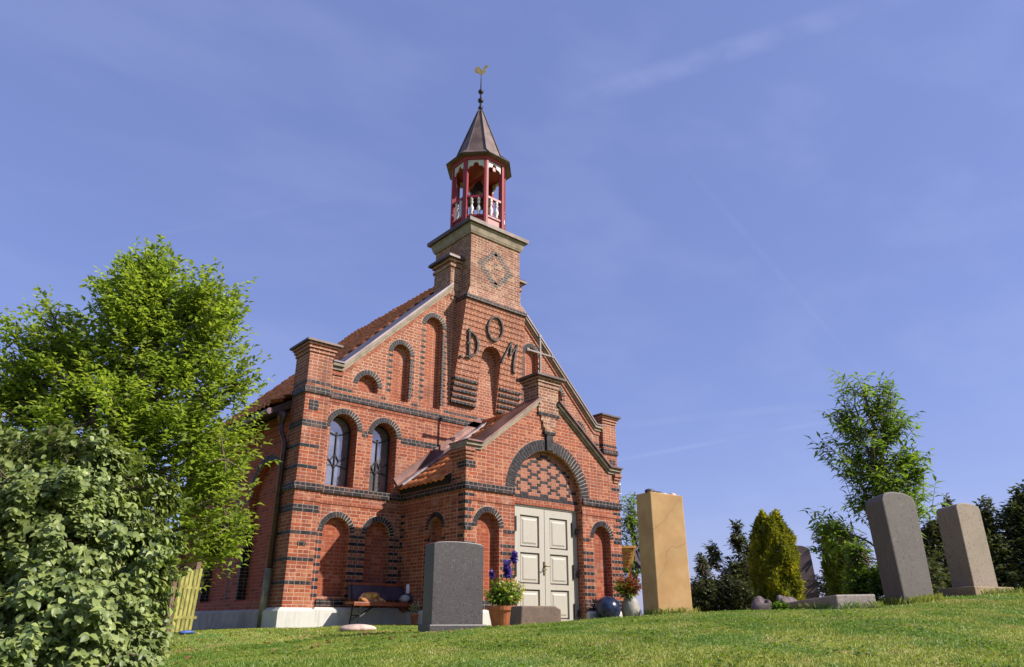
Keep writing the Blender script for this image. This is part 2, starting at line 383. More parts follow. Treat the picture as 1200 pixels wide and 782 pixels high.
# ------------------------------------------------------------------ mesh helpers
def V3(*a): return a
class MB:
    def __init__(s): s.v = []; s.f = []; s.mi = []
    def add(s, verts, faces, mi=0):
        o = len(s.v); s.v.extend([tuple(map(float, p)) for p in verts])
        s.f.extend([tuple(i + o for i in f) for f in faces]); s.mi.extend([mi] * len(faces))
    def box(s, x0, x1, y0, y1, z0, z1, mi=0):
        v = [(x, y, z) for z in (z0, z1) for y in (y0, y1) for x in (x0, x1)]
        s.add(v, [(0, 2, 3, 1), (4, 5, 7, 6), (0, 1, 5, 4), (2, 6, 7, 3), (0, 4, 6, 2), (1, 3, 7, 5)], mi)
        return s
    def hexa(s, bot, top, mi=0):
        n = len(bot)
        s.add(list(bot) + list(top), [tuple(range(n))[::-1], tuple(range(n, 2 * n))] + [(i, (i + 1) % n, n + (i + 1) % n, n + i) for i in range(n)], mi)
        return s
    def frus(s, x0, x1, y0, y1, z0, z1, i, mi=0):
        """box whose top is inset by i (negative: flares out)"""
        b = [(x0, y0, z0), (x1, y0, z0), (x1, y1, z0), (x0, y1, z0)]
        t = [(x0 + i, y0 + i, z1), (x1 - i, y0 + i, z1), (x1 - i, y1 - i, z1), (x0 + i, y1 - i, z1)]
        return s.hexa(b, t, mi)
    def extr(s, loops, fn, d0, d1, mi=0):
        """2-D outline with holes -> solid between depths d0 and d1"""
        tr = tessellate_polygon([[Vector((a, b, 0)) for a, b in lp] for lp in loops])
        flat = [p for lp in loops for p in lp]; n = len(flat)
        vv = [fn(a, b, d0) for a, b in flat] + [fn(a, b, d1) for a, b in flat]
        ff = [tuple(t) for t in tr] + [tuple(i + n for i in t)[::-1] for t in tr]
        o = 0
        for lp in loops:
            k = len(lp)
            ff += [(o + i, o + (i + 1) % k, n + o + (i + 1) % k, n + o + i) for i in range(k)]
            o += k
        s.add(vv, ff, mi); return s
    def tube(s, pts, r, n=8, mi=0, caps=True):
        pts = [Vector(p) for p in pts]
        rs = r if isinstance(r, (list, tuple)) else [r] * len(pts)
        vv = []; prev = None
        for i, p in enumerate(pts):
            d = (pts[min(i + 1, len(pts) - 1)] - pts[max(i - 1, 0)]).normalized()
            if prev is None:
                u = d.orthogonal().normalized()
            else:
                u = (prev - d * prev.dot(d)); u = u.normalized() if u.length > 1e-6 else d.orthogonal().normalized()
            prev = u; w = d.cross(u)
            for k in range(n):
                a = 2 * math.pi * k / n
                vv.append(p + (u * math.cos(a) + w * math.sin(a)) * rs[i])
        ff = []
        for i in range(len(pts) - 1):
            for k in range(n):
                a, b = i * n + k, i * n + (k + 1) % n
                ff.append((a, b, b + n, a + n))
        if caps: ff += [tuple(range(n))[::-1], tuple(range((len(pts) - 1) * n, len(pts) * n))]
        s.add(vv, ff, mi); return s
    def lathe(s, prof, c=(0, 0, 0), n=24, mi=0, rot=0.0, sx=1, sy=1):
        vv = []; ff = []
        for r, z in prof:
            for k in range(n):
                a = 2 * math.pi * k / n + rot
                vv.append((c[0] + r * sx * math.cos(a), c[1] + r * sy * math.sin(a), c[2] + z))
        for i in range(len(prof) - 1):
            for k in range(n):
                a, b = i * n + k, i * n + (k + 1) % n
                ff.append((a, b, b + n, a + n))
        ff += [tuple(range(n))[::-1], tuple(range((len(prof) - 1) * n, len(prof) * n))]
        s.add(vv, ff, mi); return s
    def ribbon(s, pts, w, fn, d0, d1, closed=False, mi=0):
        P = [Vector((a, b)) for a, b in pts]; n = len(P); ws = w if isinstance(w, (list, tuple)) else [w] * n
        L, Rr = [], []
        for i, p in enumerate(P):
            a = P[(i - 1) % n] if (closed or i > 0) else p
            b = P[(i + 1) % n] if (closed or i < n - 1) else p
            d = (b - a).normalized(); q = Vector((-d.y, d.x)) * ws[i] / 2
            L.append(p + q); Rr.append(p - q)
        vv = []
        for i in range(n):
            vv += [fn(L[i].x, L[i].y, d0), fn(Rr[i].x, Rr[i].y, d0), fn(Rr[i].x, Rr[i].y, d1), fn(L[i].x, L[i].y, d1)]
        ff = []
        m = n if closed else n - 1
        for i in range(m):
            j = (i + 1) % n
            for k in range(4):
                ff.append((4 * i + k, 4 * i + (k + 1) % 4, 4 * j + (k + 1) % 4, 4 * j + k))
        if not closed: ff += [(0, 1, 2, 3), (4 * n - 4, 4 * n - 1, 4 * n - 2, 4 * n - 3)]
        s.add(vv, ff, mi); return s
    def build(s, name, mat, parent=None, smooth=False, recalc=True, bevel=0.0, origin=(0, 0, 0)):
        me = bpy.data.meshes.new(name)
        ox, oy, oz = origin
        me.from_pydata([((x - ox) * S, (y - oy) * S, (z - oz) * S) for x, y, z in s.v], [], s.f)
        mats = mat if isinstance(mat, (list, tuple)) else [mat]
        for m in mats: me.materials.append(m)
        bm = bmesh.new(); bm.from_mesh(me)
        for f, mi in zip(bm.faces, s.mi): f.material_index = mi; f.smooth = smooth
        if recalc: bmesh.ops.recalc_face_normals(bm, faces=bm.faces)
        if bevel:
            bmesh.ops.bevel(bm, geom=[e for e in bm.edges if len(e.link_faces) == 2 and e.calc_face_angle(0) > 0.5], offset=bevel * S, segments=2, affect='EDGES', profile=.5)
        uvl = bm.loops.layers.uv.new('UVMap')
        for f in bm.faces:
            n = f.normal; ax = abs(n.x) > abs(n.y)
            if abs(n.z) > 0.85:
                for l in f.loops: l[uvl].uv = (l.vert.co.x + ox * S, l.vert.co.y + oy * S)
            elif ax:
                for l in f.loops: l[uvl].uv = (l.vert.co.y + oy * S + 0.06, l.vert.co.z + oz * S)
            else:
                for l in f.loops: l[uvl].uv = (l.vert.co.x + ox * S, l.vert.co.z + oz * S)
        bm.to_mesh(me); bm.free()
        o = bpy.data.objects.new(name, me)
        COL.objects.link(o)
        o.location = (ox * S, oy * S, oz * S)
        if parent is not None:
            o.parent = parent
            p = parent
            # parents carry only translations
            off = Vector((0, 0, 0))
            while p is not None: off += Vector(p.location); p = p.parent
            o.location = Vector((ox * S, oy * S, oz * S)) - off
        return o
def tag(o, label, cat, group=None):
    o['label'] = label; o['category'] = cat
    if group: o['group'] = group
    return o
def thing(name, label, cat, loc, group=None):
    o = bpy.data.objects.new(name, None); COL.objects.link(o)
    o.location = Vector(loc) * S
    return tag(o, label, cat, group)
def npmesh(name, verts, faces, mat, parent=None, origin=(0, 0, 0), smooth=False):
    """fast mesh from arrays: verts (n,3), faces (m,k)"""
    me = bpy.data.meshes.new(name)
    v = (np.asarray(verts, np.float32) - np.asarray(origin, np.float32)) * S
    f = np.asarray(faces, np.int32); m, k = f.shape
    me.vertices.add(len(v)); me.vertices.foreach_set('co', v.ravel())
    me.loops.add(m * k); me.loops.foreach_set('vertex_index', f.ravel())
    me.polygons.add(m); me.polygons.foreach_set('loop_start', np.arange(m, dtype=np.int32) * k)
    me.polygons.foreach_set('loop_total', np.full(m, k, np.int32))
    if smooth: me.polygons.foreach_set('use_smooth', np.ones(m, bool))
    me.update(calc_edges=True); me.validate()
    me.materials.append(mat)
    o = bpy.data.objects.new(name, me); COL.objects.link(o)
    o.location = Vector(origin) * S
    if parent is not None:
        o.parent = parent; o.location = Vector(origin) * S - Vector(parent.location)
    return o

def XZ(a, b, d): return (a, d, b)           # facade-parallel: a=x, b=z, d=y
def arc(cx, cz, r, a0, a1, n): return [(cx + r * math.cos(a0 + (a1 - a0) * i / n), cz + r * math.sin(a0 + (a1 - a0) * i / n)) for i in range(n + 1)]
def niche(cx, r, zb, zs, n=18): return [(cx - r, zb), (cx + r, zb)] + arc(cx, zs, r, 0, math.pi, n)
ROW = BH / S
def row(z): return round(z / ROW) * ROW

# ------------------------------------------------------------------ ground
CTRL = []
def ctrl(u_r, fw, z): CTRL.append((CAM[0] + FWD[0] * fw + RGT[0] * u_r, CAM[1] + FWD[1] * fw + RGT[1] * u_r, z))
CTRL += [(-4.9, -5.4, -1.28), (-2.8, -6.6, -1.115), (-1.2, -8.5, -1.0), (0.4, -8.6, -0.90), (-1.6, -8.1, -1.07), (-0.8, -6.9, -1.06), (-2.95, -4.8, -1.27),
         (-1.86, -2.88, -1.26), (1.1, -2.3, -1.18), (3.0, -4.5, -1.05), (2.9, -5.8, -1.0), (5.6, -7.4, -0.95), (4.8, -4.1, -1.05), (3.9, -3.3, -1.05),
         (-6.2, -2.1, -1.30), (-4.5, -3.3, -1.29), (-4.13, -.1, -1.30), (0, -2.1, -1.20), (2, -2, -1.18), (-3, -.5, -1.24), (-4.2, 4, -1.33), (-6.5, 1, -1.4),
         (-7.2, -5.0, -1.48), (-7.8, -5.8, -1.56), (-8.5, -4.5, -1.75), (-8.5, 0, -1.6), (6, 3, -1.3), (9, -4, -1.0), (0, 8, -1.5), (-8, 8, -1.8)]
ctrl(-4.2, 6.0, -1.62); ctrl(0, 3.6, -1.40); ctrl(-1.5, 3.8, -1.43); ctrl(1.6, 3.6, -1.37); ctrl(3.2, 4.2, -1.33); ctrl(4.5, 5.5, -1.18)
ctrl(-3, 5.0, -1.50); ctrl(0, 1.5, -1.75); ctrl(0, 0, -2.3); ctrl(-3, 0, -2.35); ctrl(4, 0, -2.2); ctrl(4, 2, -1.7); ctrl(0, -4, -3.0); ctrl(-5, 3, -2.1); ctrl(7.5, 6, -1.05); ctrl(0.6, 5.6, -1.245); ctrl(3, 5.8, -1.13)
CT = np.array(CTRL)
def tps_k(r2): return 0.5 * r2 * np.log(r2 + 1e-9)
n_ = len(CT)
A_ = np.zeros((n_ + 3, n_ + 3))
d2 = ((CT[:, None, :2] - CT[None, :, :2]) ** 2).sum(-1)
A_[:n_, :n_] = tps_k(d2) + np.eye(n_) * 0.35
A_[:n_, n_] = 1; A_[:n_, n_ + 1:] = CT[:, :2]; A_[n_, :n_] = 1; A_[n_ + 1:, :n_] = CT[:, :2].T
sol_ = np.linalg.solve(A_, np.concatenate([CT[:, 2], np.zeros(3)]))
def gz(x, y):
    x = np.asarray(x, float); y = np.asarray(y, float)
    sh = x.shape; P = np.stack([x.ravel(), y.ravel()], 1)
    out = np.zeros(len(P))
    for i in range(0, len(P), 20000):
        q = P[i:i + 20000]
        d = ((q[:, None] - CT[None, :, :2]) ** 2).sum(-1)
        z = tps_k(d) @ sol_[:n_] + sol_[n_] + q @ sol_[n_ + 1:]
        rr = np.hypot(q[:, 0] + 2, q[:, 1] + 4)
        k = np.clip((rr - 11) / 9, 0, 1); k = k * k * (3 - 2 * k)
        out[i:i + 20000] = z * (1 - k) + k * -2.3
    return out.reshape(sh)
def g1(x, y): return float(gz(np.array([x]), np.array([y]))[0])
def axis_(lo, hi, d, far):
    core = np.arange(lo, hi + 1e-6, d)
    ext = []; step = d; p = hi
    while p < far: step *= 1.35; p += step; ext.append(p)
    ext2 = []; step = d; p = lo
    while p > -far: step *= 1.35; p -= step; ext2.append(p)
    return np.concatenate([np.array(ext2[::-1]), core, np.array(ext)])
gx, gy = axis_(-13, 9, 0.14, 900), axis_(-15, 4, 0.14, 900)
GX, GY = np.meshgrid(gx, gy)
GZ = gz(GX, GY)
rng0 = np.random.default_rng(3)
nx_, ny_ = len(gx), len(gy)
idx = np.arange(nx_ * ny_).reshape(ny_, nx_)
gf = np.stack([idx[:-1, :-1], idx[:-1, 1:], idx[1:, 1:], idx[1:, :-1]], -1).reshape(-1, 4)
gro = npmesh('ground', np.stack([GX, GY, GZ], -1).reshape(-1, 3), gf, M_LAWN, smooth=True)
gro['kind'] = 'structure'

# ------------------------------------------------------------------ church
church = thing('church', 'small red brick gabled church with dark brick bands, red bell turret and beige double door', 'church', (0, 0, -1.3))
L_CH = 6.2
W0 = -4.05
def ring(mb, mbm, cx, cz, r0, r1, n, fn=XZ, d=0.0, a0=0.0, a1=math.pi, gap=0.24, proud=0.012):
    """one course of voussoirs: dark bricks mb over a mortar bed mbm"""
    for i in range(n):
        g = (a1 - a0) / n
        b0 = a0 + g * (i + gap / 2); b1 = a0 + g * (i + 1 - gap / 2)
        q = [(cx + r * math.cos(a), cz + r * math.sin(a)) for r, a in ((r0 + .004, b0), (r1 - .006, b0), (r1 - .006, b1), (r0 + .004, b1))]
        mb.extr([q], fn, d - proud - random.random() * .003, d + .05)
    lp = arc(cx, cz, r1, a0, a1, 24) + arc(cx, cz, r0, a1, a0, 24)
    mbm.extr([lp], fn, d - .004, d + .04, 1)
def arch(par, *a, **k):
    m_ = MB(); ring(m_, m_, *a, **k)
    return m_.build('brick_arch', [M_VOUS, M_MORTAR], par)

random.seed(5)
# facade data (left half; mirrored)
WIN = [(-3.275, 0.275, 1.06, 2.11), (-2.41, 0.265, 1.04, 2.10)]
NI_LOW = [(-3.25, 0.255, -0.78, 0.27), (-2.425, 0.245, -0.78, 0.27)]
NI_UP = [(-2.855, 0.215, 2.90, 3.02), (-2.15, 0.205, 2.86, 3.84), (-1.385, 0.215, 2.86, 4.64)]
mir = lambda t: (-t[0],) + t[1:]
wins = WIN + [mir(t) for t in WIN]
lows = NI_LOW + [mir(t) for t in NI_LOW]
ups = NI_UP + [mir(t) for t in NI_UP]
out = [(-3.75, -1.45), (3.75, -1.45), (3.75, 3.12), (3.44, 3.12), (0.62, 5.94), (-0.62, 5.94), (-3.44, 3.12), (-3.75, 3.12)]
mb = MB()
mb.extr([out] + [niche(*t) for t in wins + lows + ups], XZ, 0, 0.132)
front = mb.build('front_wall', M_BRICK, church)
mb = MB(); mb.extr([out] + [niche(*t) for t in wins], XZ, 0.13, 0.46)
mb.build('niche_backing', M_NICHE, front)
# voussoirs
for cx, r, zb, zs in wins: arch(front, cx, zs, r, r + .105, 19)
for cx, r, zb, zs in lows: arch(front, cx, zs, r, r + .10, 17)
for cx, r, zb, zs in ups: arch(front, cx, zs, r, r + .10, 15)
# dark courses on the facade
dk = MB()
def band(m, x0, x1, z, rows, y=0.0, proud=0.006, depth=0.03):
    m.box(x0, x1, y - proud, y + depth, row(z), row(z) + rows * ROW)
def gaps(x0, x1, cuts):
    """the stretches of x0..x1 that miss the openings"""
    xs = [(x0, x1)]
    for a, b in cuts:
        n = []
        for p, q in xs:
            if b <= p or a >= q: n.append((p, q)); continue
            if a > p: n.append((p, a))
            if b < q: n.append((b, q))
        xs = n
    return xs
band(dk, -3.66, 3.66, 2.64, 2, proud=0.03)
band(dk, -3.66, 3.66, 0.91, 2, proud=0.035)
for a, b in gaps(-3.66, 3.66, [(t[0] - t[1] - .1, t[0] + t[1] + .1) for t in wins]): band(dk, a, b, 2.02, 2)
for a, b in gaps(-3.66, 3.66, [(t[0] - t[1] - .1, t[0] + t[1] + .1) for t in ups]): band(dk, a, b, 2.82, 1, proud=.004)
# alternating dark courses beside the niches
for sgn in (-1, 1):
    for k in range(9):
        z = row(-0.80) + k * 2 * ROW
        def bx(a, b):
            a, b = (a, b) if sgn < 0 else (-b, -a)
            dk.box(a, b, -0.006, .03, z, z + ROW)
        bx(-3.66, -3.51) if k % 1 == 0 else None
        bx(-2.99, -2.675); bx(-2.175, -1.98)
    for cx, r, zb, zs in NI_UP[1:]:
        k = 0
        z = row(zb) + ROW
        while z < zs - ROW:
            for sd in (-1, 1):
                w_ = .105 if k % 2 else .06
                if k % 2 == 0 and sd < 0: continue
                a, b = (cx + r, cx + r + w_) if sd > 0 else (cx - r - w_, cx - r)
                if sgn > 0: a, b = -b, -a
                dk.box(a, b, -.005, .02, z, z + ROW)
            z += ROW; k += 1
    # brick sills in the low niches
    for cx, r, zb, zs in NI_LOW:
        c_ = cx if sgn < 0 else -cx
        nb = 8
        for i in range(nb):
            a = c_ - r - .02 + (2 * r + .04) * i / nb
            w_ = (2 * r + .04) / nb
            dk.hexa([(a + .004, -.03, -.93), (a + w_ - .004, -.03, -.93), (a + w_ - .004, .13, -.93), (a + .004, .13, -.93)],
                    [(a + .004, -.03, -.84), (a + w_ - .004, -.03, -.84), (a + w_ - .004, .13, -.765), (a + .004, .13, -.765)])
dk.build('dark_brick_courses', M_DARK, front)
rd = MB()
band(rd, -3.66, 3.66, 0.76, 1, proud=.014)
band(rd, -3.66, 3.66, 2.60, 1, proud=.012)
rd.build('red_string_course', M_REDPLAIN, front)
# windows
def tracery(mb, cx, r, zb, zs, y):
    f = XZ
    loop = niche(cx, r - .012, zb + .01, zs, 20)
    mb.ribbon(loop, .035, f, y - .02, y + .02, closed=True)
    mb.ribbon([(cx, zb), (cx, zs - .02)], .018, f, y - .012, y + .012)
    mb.ribbon([(cx - r + .26 * r * k, zs - .07 + .13 * (1 - .26 * k) ** 2) for k in range(8)] + [(cx + r, zs + .05)], .022, f, y - .012, y + .012)
    zc = zb + (zs - zb) * .47
    mb.ribbon([(cx - .09, zc), (cx, zc + .13), (cx + .09, zc), (cx, zc - .13)], .016, f, y - .012, y + .012, closed=True)
    mb.ribbon([(cx - r, zc + .12), (cx - .09, zc)], .014, f, y - .011, y + .011)
    mb.ribbon([(cx + r, zc + .12), (cx + .09, zc)], .014, f, y - .011, y + .011)
    mb.ribbon([(cx + r, zc - .13), (cx + .045, zc - .06)], .014, f, y - .011, y + .011)
    mb.ribbon([(cx - r, zc - .13), (cx - .045, zc - .06)], .014, f, y - .011, y + .011)
for t in wins:
    cx, r, zb, zs = t
    m_ = MB(); m_.extr([niche(cx, r + .01, zb - .01, zs, 20)], XZ, .285, .30)
    w = m_.build('window', M_GLASS, church)
    m_ = MB(); tracery(m_, cx, r, zb, zs, .268); m_.build('window_frame', M_IRON, w)
    m_ = MB(); m_.hexa([(cx - r, -.03, zb - .05), (cx + r, -.03, zb - .05), (cx + r, .27, zb - .05), (cx - r, .27, zb - .05)],
                       [(cx - r, -.03, zb - .03), (cx + r, -.03, zb - .03), (cx + r, .27, zb + .05), (cx - r, .27, zb + .05)])
    m_.build('window_sill', M_PINKST, w)

# corner piers
def pier(sgn):
    def X(a, b): return (a, b) if sgn < 0 else (-b, -a)
    m_ = MB()
    xa, xb = X(-4.13, -3.66); m_.box(xa, xb, -.086, .48, -1.45, 3.40)
    for k, (z0, e) in enumerate(((3.40, .02), (3.47, .045), (3.53, .07))):
        m_.box(xa - e, xb + e, -.086 - e, .48 + e, z0, z0 + (.065 if k < 2 else .05))
    p = m_.build('corner_pier', [M_BRICK], church)
    m_ = MB()
    e = .115
    m_.box(xa - e, xb + e, -.086 - e, .48 + e, 3.575, 3.615)
    m_.frus(xa - e, xb + e, -.086 - e, .48 + e, 3.615, 3.68, .22)
    m_.build('pier_cap', M_CAP, p)
    d = MB()
    def pb(z, rows, w=None, pr=.006):
        # wraps the corner
        a, b = (xa, xb)
        if w: a, b = X(-4.13, -4.13 + w)
        q = pr
        d.box(a - (q if sgn < 0 or not w else 0), b + (q if sgn > 0 or not w else 0), -.086 - q, .44, row(z), row(z) + rows * ROW)
    pb(.91, 2, pr=.035); pb(.57, 2); pb(.19, 1); pb(-.22, 1); pb(-.61, 1)
    pb(1.29, 1, .36); pb(1.66, 1, .36); pb(2.02, 2); pb(2.64, 2, pr=.03); pb(2.82, 1)
    a, b = X(-3.98, -3.84); d.box(a, b, -.096, .0, row(0), row(0) + ROW * 1.2)
    a, b = X(-4.04, -3.86); d.box(a, b, -.096, .0, row(2.33), row(2.33) + 3 * ROW)
    d.build('dark_brick_courses', M_DARK, p)
    m_ = MB()
    m_.box(xa - .014, xb + .014, -.10, .45, row(.76), row(.76) + ROW)
    m_.build('red_string_course', M_REDPLAIN, p)
    return p
pier(-1); pier(1)

# gable coping: khaki moulding below a metal cover
def coping(pts, y0, y1, parent_name, cover, e0=.0, thick=.13, cov=.035):
    """pts: polyline of the underside in (x,z)"""
    m_ = MB()
    t = thick
    m_.ribbon(pts, .075, lambda a, b, d: (a, d, b + .04), y0 - .05, y1)
    m_.ribbon(pts, .055, lambda a, b, d: (a, d, b + .098), y0 - .095, y1)
    o = m_.build(parent_name, [M_KHAKI], church)
    m_ = MB(); m_.ribbon(pts, .085, lambda a, b, d: (a, d, b - .048), y0 - .025, y1); m_.build('brick_moulding', M_REDPLAIN, o)
    m_ = MB()
    m_.ribbon(pts, .035, lambda a, b, d: (a, d, b + .155), y0 - .115, y1 + .58)
    m_.build('coping_cover', cover, o)
    return o
for sgn in (-1, 1):
    pl = [(-3.66, 3.17), (-3.44, 3.17), (-1.0, 5.60)]
    if sgn > 0: pl = [(-x, z) for x, z in pl][::-1]
    coping(pl, 0, .47, 'gable_coping', M_ZINC)

# corbelled gable projection with niche
m_ = MB()
Z0, Z1, Y0_, Y1_ = row(3.05), row(5.42), -.05, -.40
rows_ = int(round((Z1 - Z0) / ROW))
NR, NS, NZT = 0.27, 4.19, 4.46
for k in range(rows_):
    z = Z0 + k * ROW
    f = k / (rows_ - 1); y = Y0_ + (Y1_ - Y0_) * f
    hw = .93 - .09 * f
    jut = .0 if k % 2 else .006
    ns = 3 if z + ROW > NS and z < NZT else 1
    for q in range(ns):
        za, zb_ = z + ROW * q / ns, z + ROW * (q + 1) / ns
        zm = (za + zb_) / 2
        h = NR if zm < NS else (math.sqrt(max(0, NR ** 2 - (zm - NS) ** 2)) if zm < NS + NR else 0)
        if h > .01:
            m_.box(-hw, -h, y - jut, .05, za, zb_); m_.box(h, hw, y - jut, .05, za, zb_)
        else: m_.box(-hw, hw, y - jut, .05, za, zb_)
gp = m_.build('gable_projection', M_BRICK, church)
d = MB()
for k in range(10):
    if k % 2: continue
    z = Z0 + k * ROW; f = k / (rows_ - 1); y = Y0_ + (Y1_ - Y0_) * f - .03
    for sgn in (-1, 1):
        a, b = (.30, .93 - .09 * f + .006)
        if sgn < 0: a, b = -b, -a
        d.box(a, b, y, .04, z, z + ROW)
d.build('dark_brick_courses', M_DARK, gp)
def face_y(z): return Y0_ + (Y1_ - Y0_) * (z - Z0) / (Z1 - Z0)
def LT(a, b, dd): return (a, face_y(b) - .012 + dd, b)
def letter(strokes, closed=False, name='letter'):
    m_ = MB()
    for pts, w, cl_ in strokes: m_.ribbon(pts, [q * .82 for q in w] if isinstance(w, list) else w * .82, LT, -.045, .005, closed=cl_)
    return m_.build(name, M_LETTER, gp)
def rot2(pts, c, a): return [(c[0] + (x - c[0]) * math.cos(a) - (z - c[1]) * math.sin(a), c[1] + (x - c[0]) * math.sin(a) + (z - c[1]) * math.cos(a)) for x, z in pts]
# O
oc_ = (0.0, 4.86)
el = [(oc_[0] + .205 * math.cos(a), oc_[1] + .265 * math.sin(a)) for a in np.linspace(0, 2 * math.pi, 29)[:-1]]
letter([(el, .045, True), ([(-.245, 4.86), (-.19, 4.86)], [.02, .06], False), ([(.19, 4.86), (.245, 4.86)], [.06, .02], False)])
# D
dc = (-.56, 4.37); A = R(8)
stem = [(-.66, 4.06), (-.66, 4.70)]
bowl = [(-.70, 4.64), (-.58, 4.62), (-.48, 4.55), (-.43, 4.42), (-.43, 4.30), (-.48, 4.18), (-.58, 4.11), (-.76, 4.09)]
letter([(rot2(stem, dc, A), .05, False), (rot2(bowl, dc, A), [.025, .03, .045, .06, .06, .045, .03, .03], False), (rot2([(-.72, 4.38), (-.60, 4.38)], dc, A), .03, False)])
letter([([(-.85, 4.05), (-.80, 4.05)], .05, False)], name='full_stop')
# M
mc = (.50, 4.38); A = R(-14)
letter([(rot2([(.33, 4.10), (.37, 4.40), (.42, 4.66)], mc, A), [.05, .03, .03], False), (rot2([(.42, 4.66), (.50, 4.36)], mc, A), .045, False),
        (rot2([(.50, 4.36), (.60, 4.66)], mc, A), .03, False), (rot2([(.60, 4.68), (.62, 4.45), (.66, 4.22), (.72, 4.06), (.78, 4.06)], mc, A), [.045, .05, .055, .045, .02], False)])

# tower
m_ = MB()
TW = .724; TY0, TY1 = -.34, 1.05
m_.box(-TW, TW, TY0, TY1, 5.3, 7.03)
tw = m_.build('tower_shaft', M_BRICK2, church)
m_ = MB()
m_.box(-.87, .87, TY0 - .10, TY1 + .1, 5.36, row(5.46))
m_.build('dark_brick_courses', M_DARK, tw)
m_ = MB()
m_.hexa([(-.85, TY0 - .08, row(5.46)), (.85, TY0 - .08, row(5.46)), (.85, TY1 + .08, row(5.46)), (-.85, TY1 + .08, row(5.46))],
        [(-TW - .005, TY0 - .005, 5.68), (TW + .005, TY0 - .005, 5.68), (TW + .005, TY1 + .005, 5.68), (-TW - .005, TY1 + .005, 5.68)])
m_.build('sloped_offset', M_BRICK2, tw)
d = MB()
for k in range(15):
    z = row(5.90) + k * ROW; t_k = abs(k - 7) / 7.0
    for x in ((0,) if t_k == 1 else (-(1 - t_k) * .43, (1 - t_k) * .43)):
        w_ = .105 if (k + int(x > 0)) % 3 else .065
        d.box(x - w_, x + w_, TY0 - .004, TY0 + .02, z, z + ROW)
    if 5 <= k <= 9 and k % 2: d.box(-.05, .05, TY0 - .004, TY0 + .02, z, z + ROW)
d.build('grey_diaper_pattern', M_GREYB, tw)
m_ = MB()
def sq(e0, e1, z0, z1): m_.hexa([(-TW - e0, TY0 - e0, z0), (TW + e0, TY0 - e0, z0), (TW + e0, TY1 + e0, z0), (-TW - e0, TY1 + e0, z0)],
                                 [(-TW - e1, TY0 - e1, z1), (TW + e1, TY0 - e1, z1), (TW + e1, TY1 + e1, z1), (-TW - e1, TY1 + e1, z1)])
sq(.03, .045, 7.03, 7.07); sq(.05, .10, 7.07, 7.25)
co = m_.build('tower_cornice', M_KHAKI, tw)
m_ = MB(); sq(.16, .165, 7.25, 7.34); sq(.165, -.2, 7.34, 7.40)
m_.build('cornice_cover', M_CAP, tw)
for sgn in (-1, 1):
    def X(a, b): return (a, b) if sgn < 0 else (-b, -a)
    m_ = MB(); a, b = X(-1.03, -TW); m_.box(a, b, -.02, .62, 5.62, 6.20)
    a, b = X(-1.06, -TW); m_.box(a, b, -.05, .65, 6.20, 6.27)
    a, b = X(-1.03, -TW); m_.box(a, b, -.02, .62, 6.27, 6.33)
    a, b = X(-1.07, -TW); m_.box(a, b, -.06, .66, 6.33, 6.40)
    a, b = X(-1.05, -TW + .2); m_.box(a, b, -.035, .2, 5.5, 5.62)
    a, b = X(-.99, -TW + .2); m_.box(a, b, -.02, .2, 5.40, 5.5)
    sp = m_.build('tower_shoulder', M_BRICK2, church)
    m_ = MB(); a, b = X(-1.15, -TW); m_.box(a, b, -.13, .72, 6.40, 6.45); m_.frus(a, b, -.13, .72, 6.45, 6.50, .04)
    m_.build('shoulder_cap', M_CAP, sp)

# bell lantern
LC = (0.0, .355)
def octp(r, z): return [(LC[0] + r * math.cos(R(22.5 + 45 * k)), LC[1] + r * math.sin(R(22.5 + 45 * k)), z) for k in range(8)]
m_ = MB(); m_.hexa(octp(.70, 7.36), octp(.68, 7.50)); m_.hexa(octp(.64, 7.50), octp(.64, 7.70)); m_.hexa(octp(.67, 7.70), octp(.67, 7.745))
lan = m_.build('bell_lantern', M_REDP, church)
for k in range(8):
    a = R(22.5 + 45 * k); c_, s_ = math.cos(a), math.sin(a)
    m_ = MB(); r0, r1, w_ = .585, .685, .052
    q = [(r0, -w_), (r1, -w_), (r1 + .01, 0), (r1, w_), (r0, w_)]
    P_ = [(LC[0] + r * c_ - t * s_, LC[1] + r * s_ + t * c_) for r, t in q]
    m_.hexa([(x, y, 7.5) for x, y in P_], [(x, y, 9.32) for x, y in P_])
    m_.build('post', M_REDP, lan)
AP = .65 * math.cos(R(22.5)); HF = .65 * math.sin(R(22.5))
for k in range(8):
    a = R(45 * k); c_, s_ = math.cos(a), math.sin(a)
    def FN(t, z, dd): r = AP + dd; return (LC[0] + r * c_ - t * s_, LC[1] + r * s_ + t * c_, z)
    h = HF - .03
    m_ = MB(); m_.ribbon([(-h, 8.24), (h, 8.24)], .06, FN, -.05, .03); m_.build('handrail', M_REDP, lan)
    # scalloped white head panel
    lo = [(-h, 9.04), (-h + .03, 9.04), (-h + .05, 9.10), (-h + .09, 9.12), (-.07, 9.13), (-.06, 9.20), (0, 9.235), (.06, 9.20), (.07, 9.13), (h - .09, 9.12), (h - .05, 9.10), (h - .03, 9.04), (h, 9.04)]
    m_ = MB(); m_.extr([lo + [(h, 9.34), (-h, 9.34)]], FN, -.02, .012); m_.build('arch_panel', M_WHTP, lan)
    for t0 in (-.085, .085):
        m_ = MB()
        pr = [(.035, 7.745), (.035, 7.79), (.022, 7.80), (.05, 7.88), (.045, 7.95), (.02, 8.02), (.02, 8.06), (.042, 8.09), (.02, 8.13), (.035, 8.15), (.035, 8.21)]
        p_ = FN(t0, 0, -.01)
        m_.lathe([(r * 1.15, z) for r, z in pr], (p_[0], p_[1], 0), 8); m_.build('baluster', M_WHTP, lan, smooth=True)
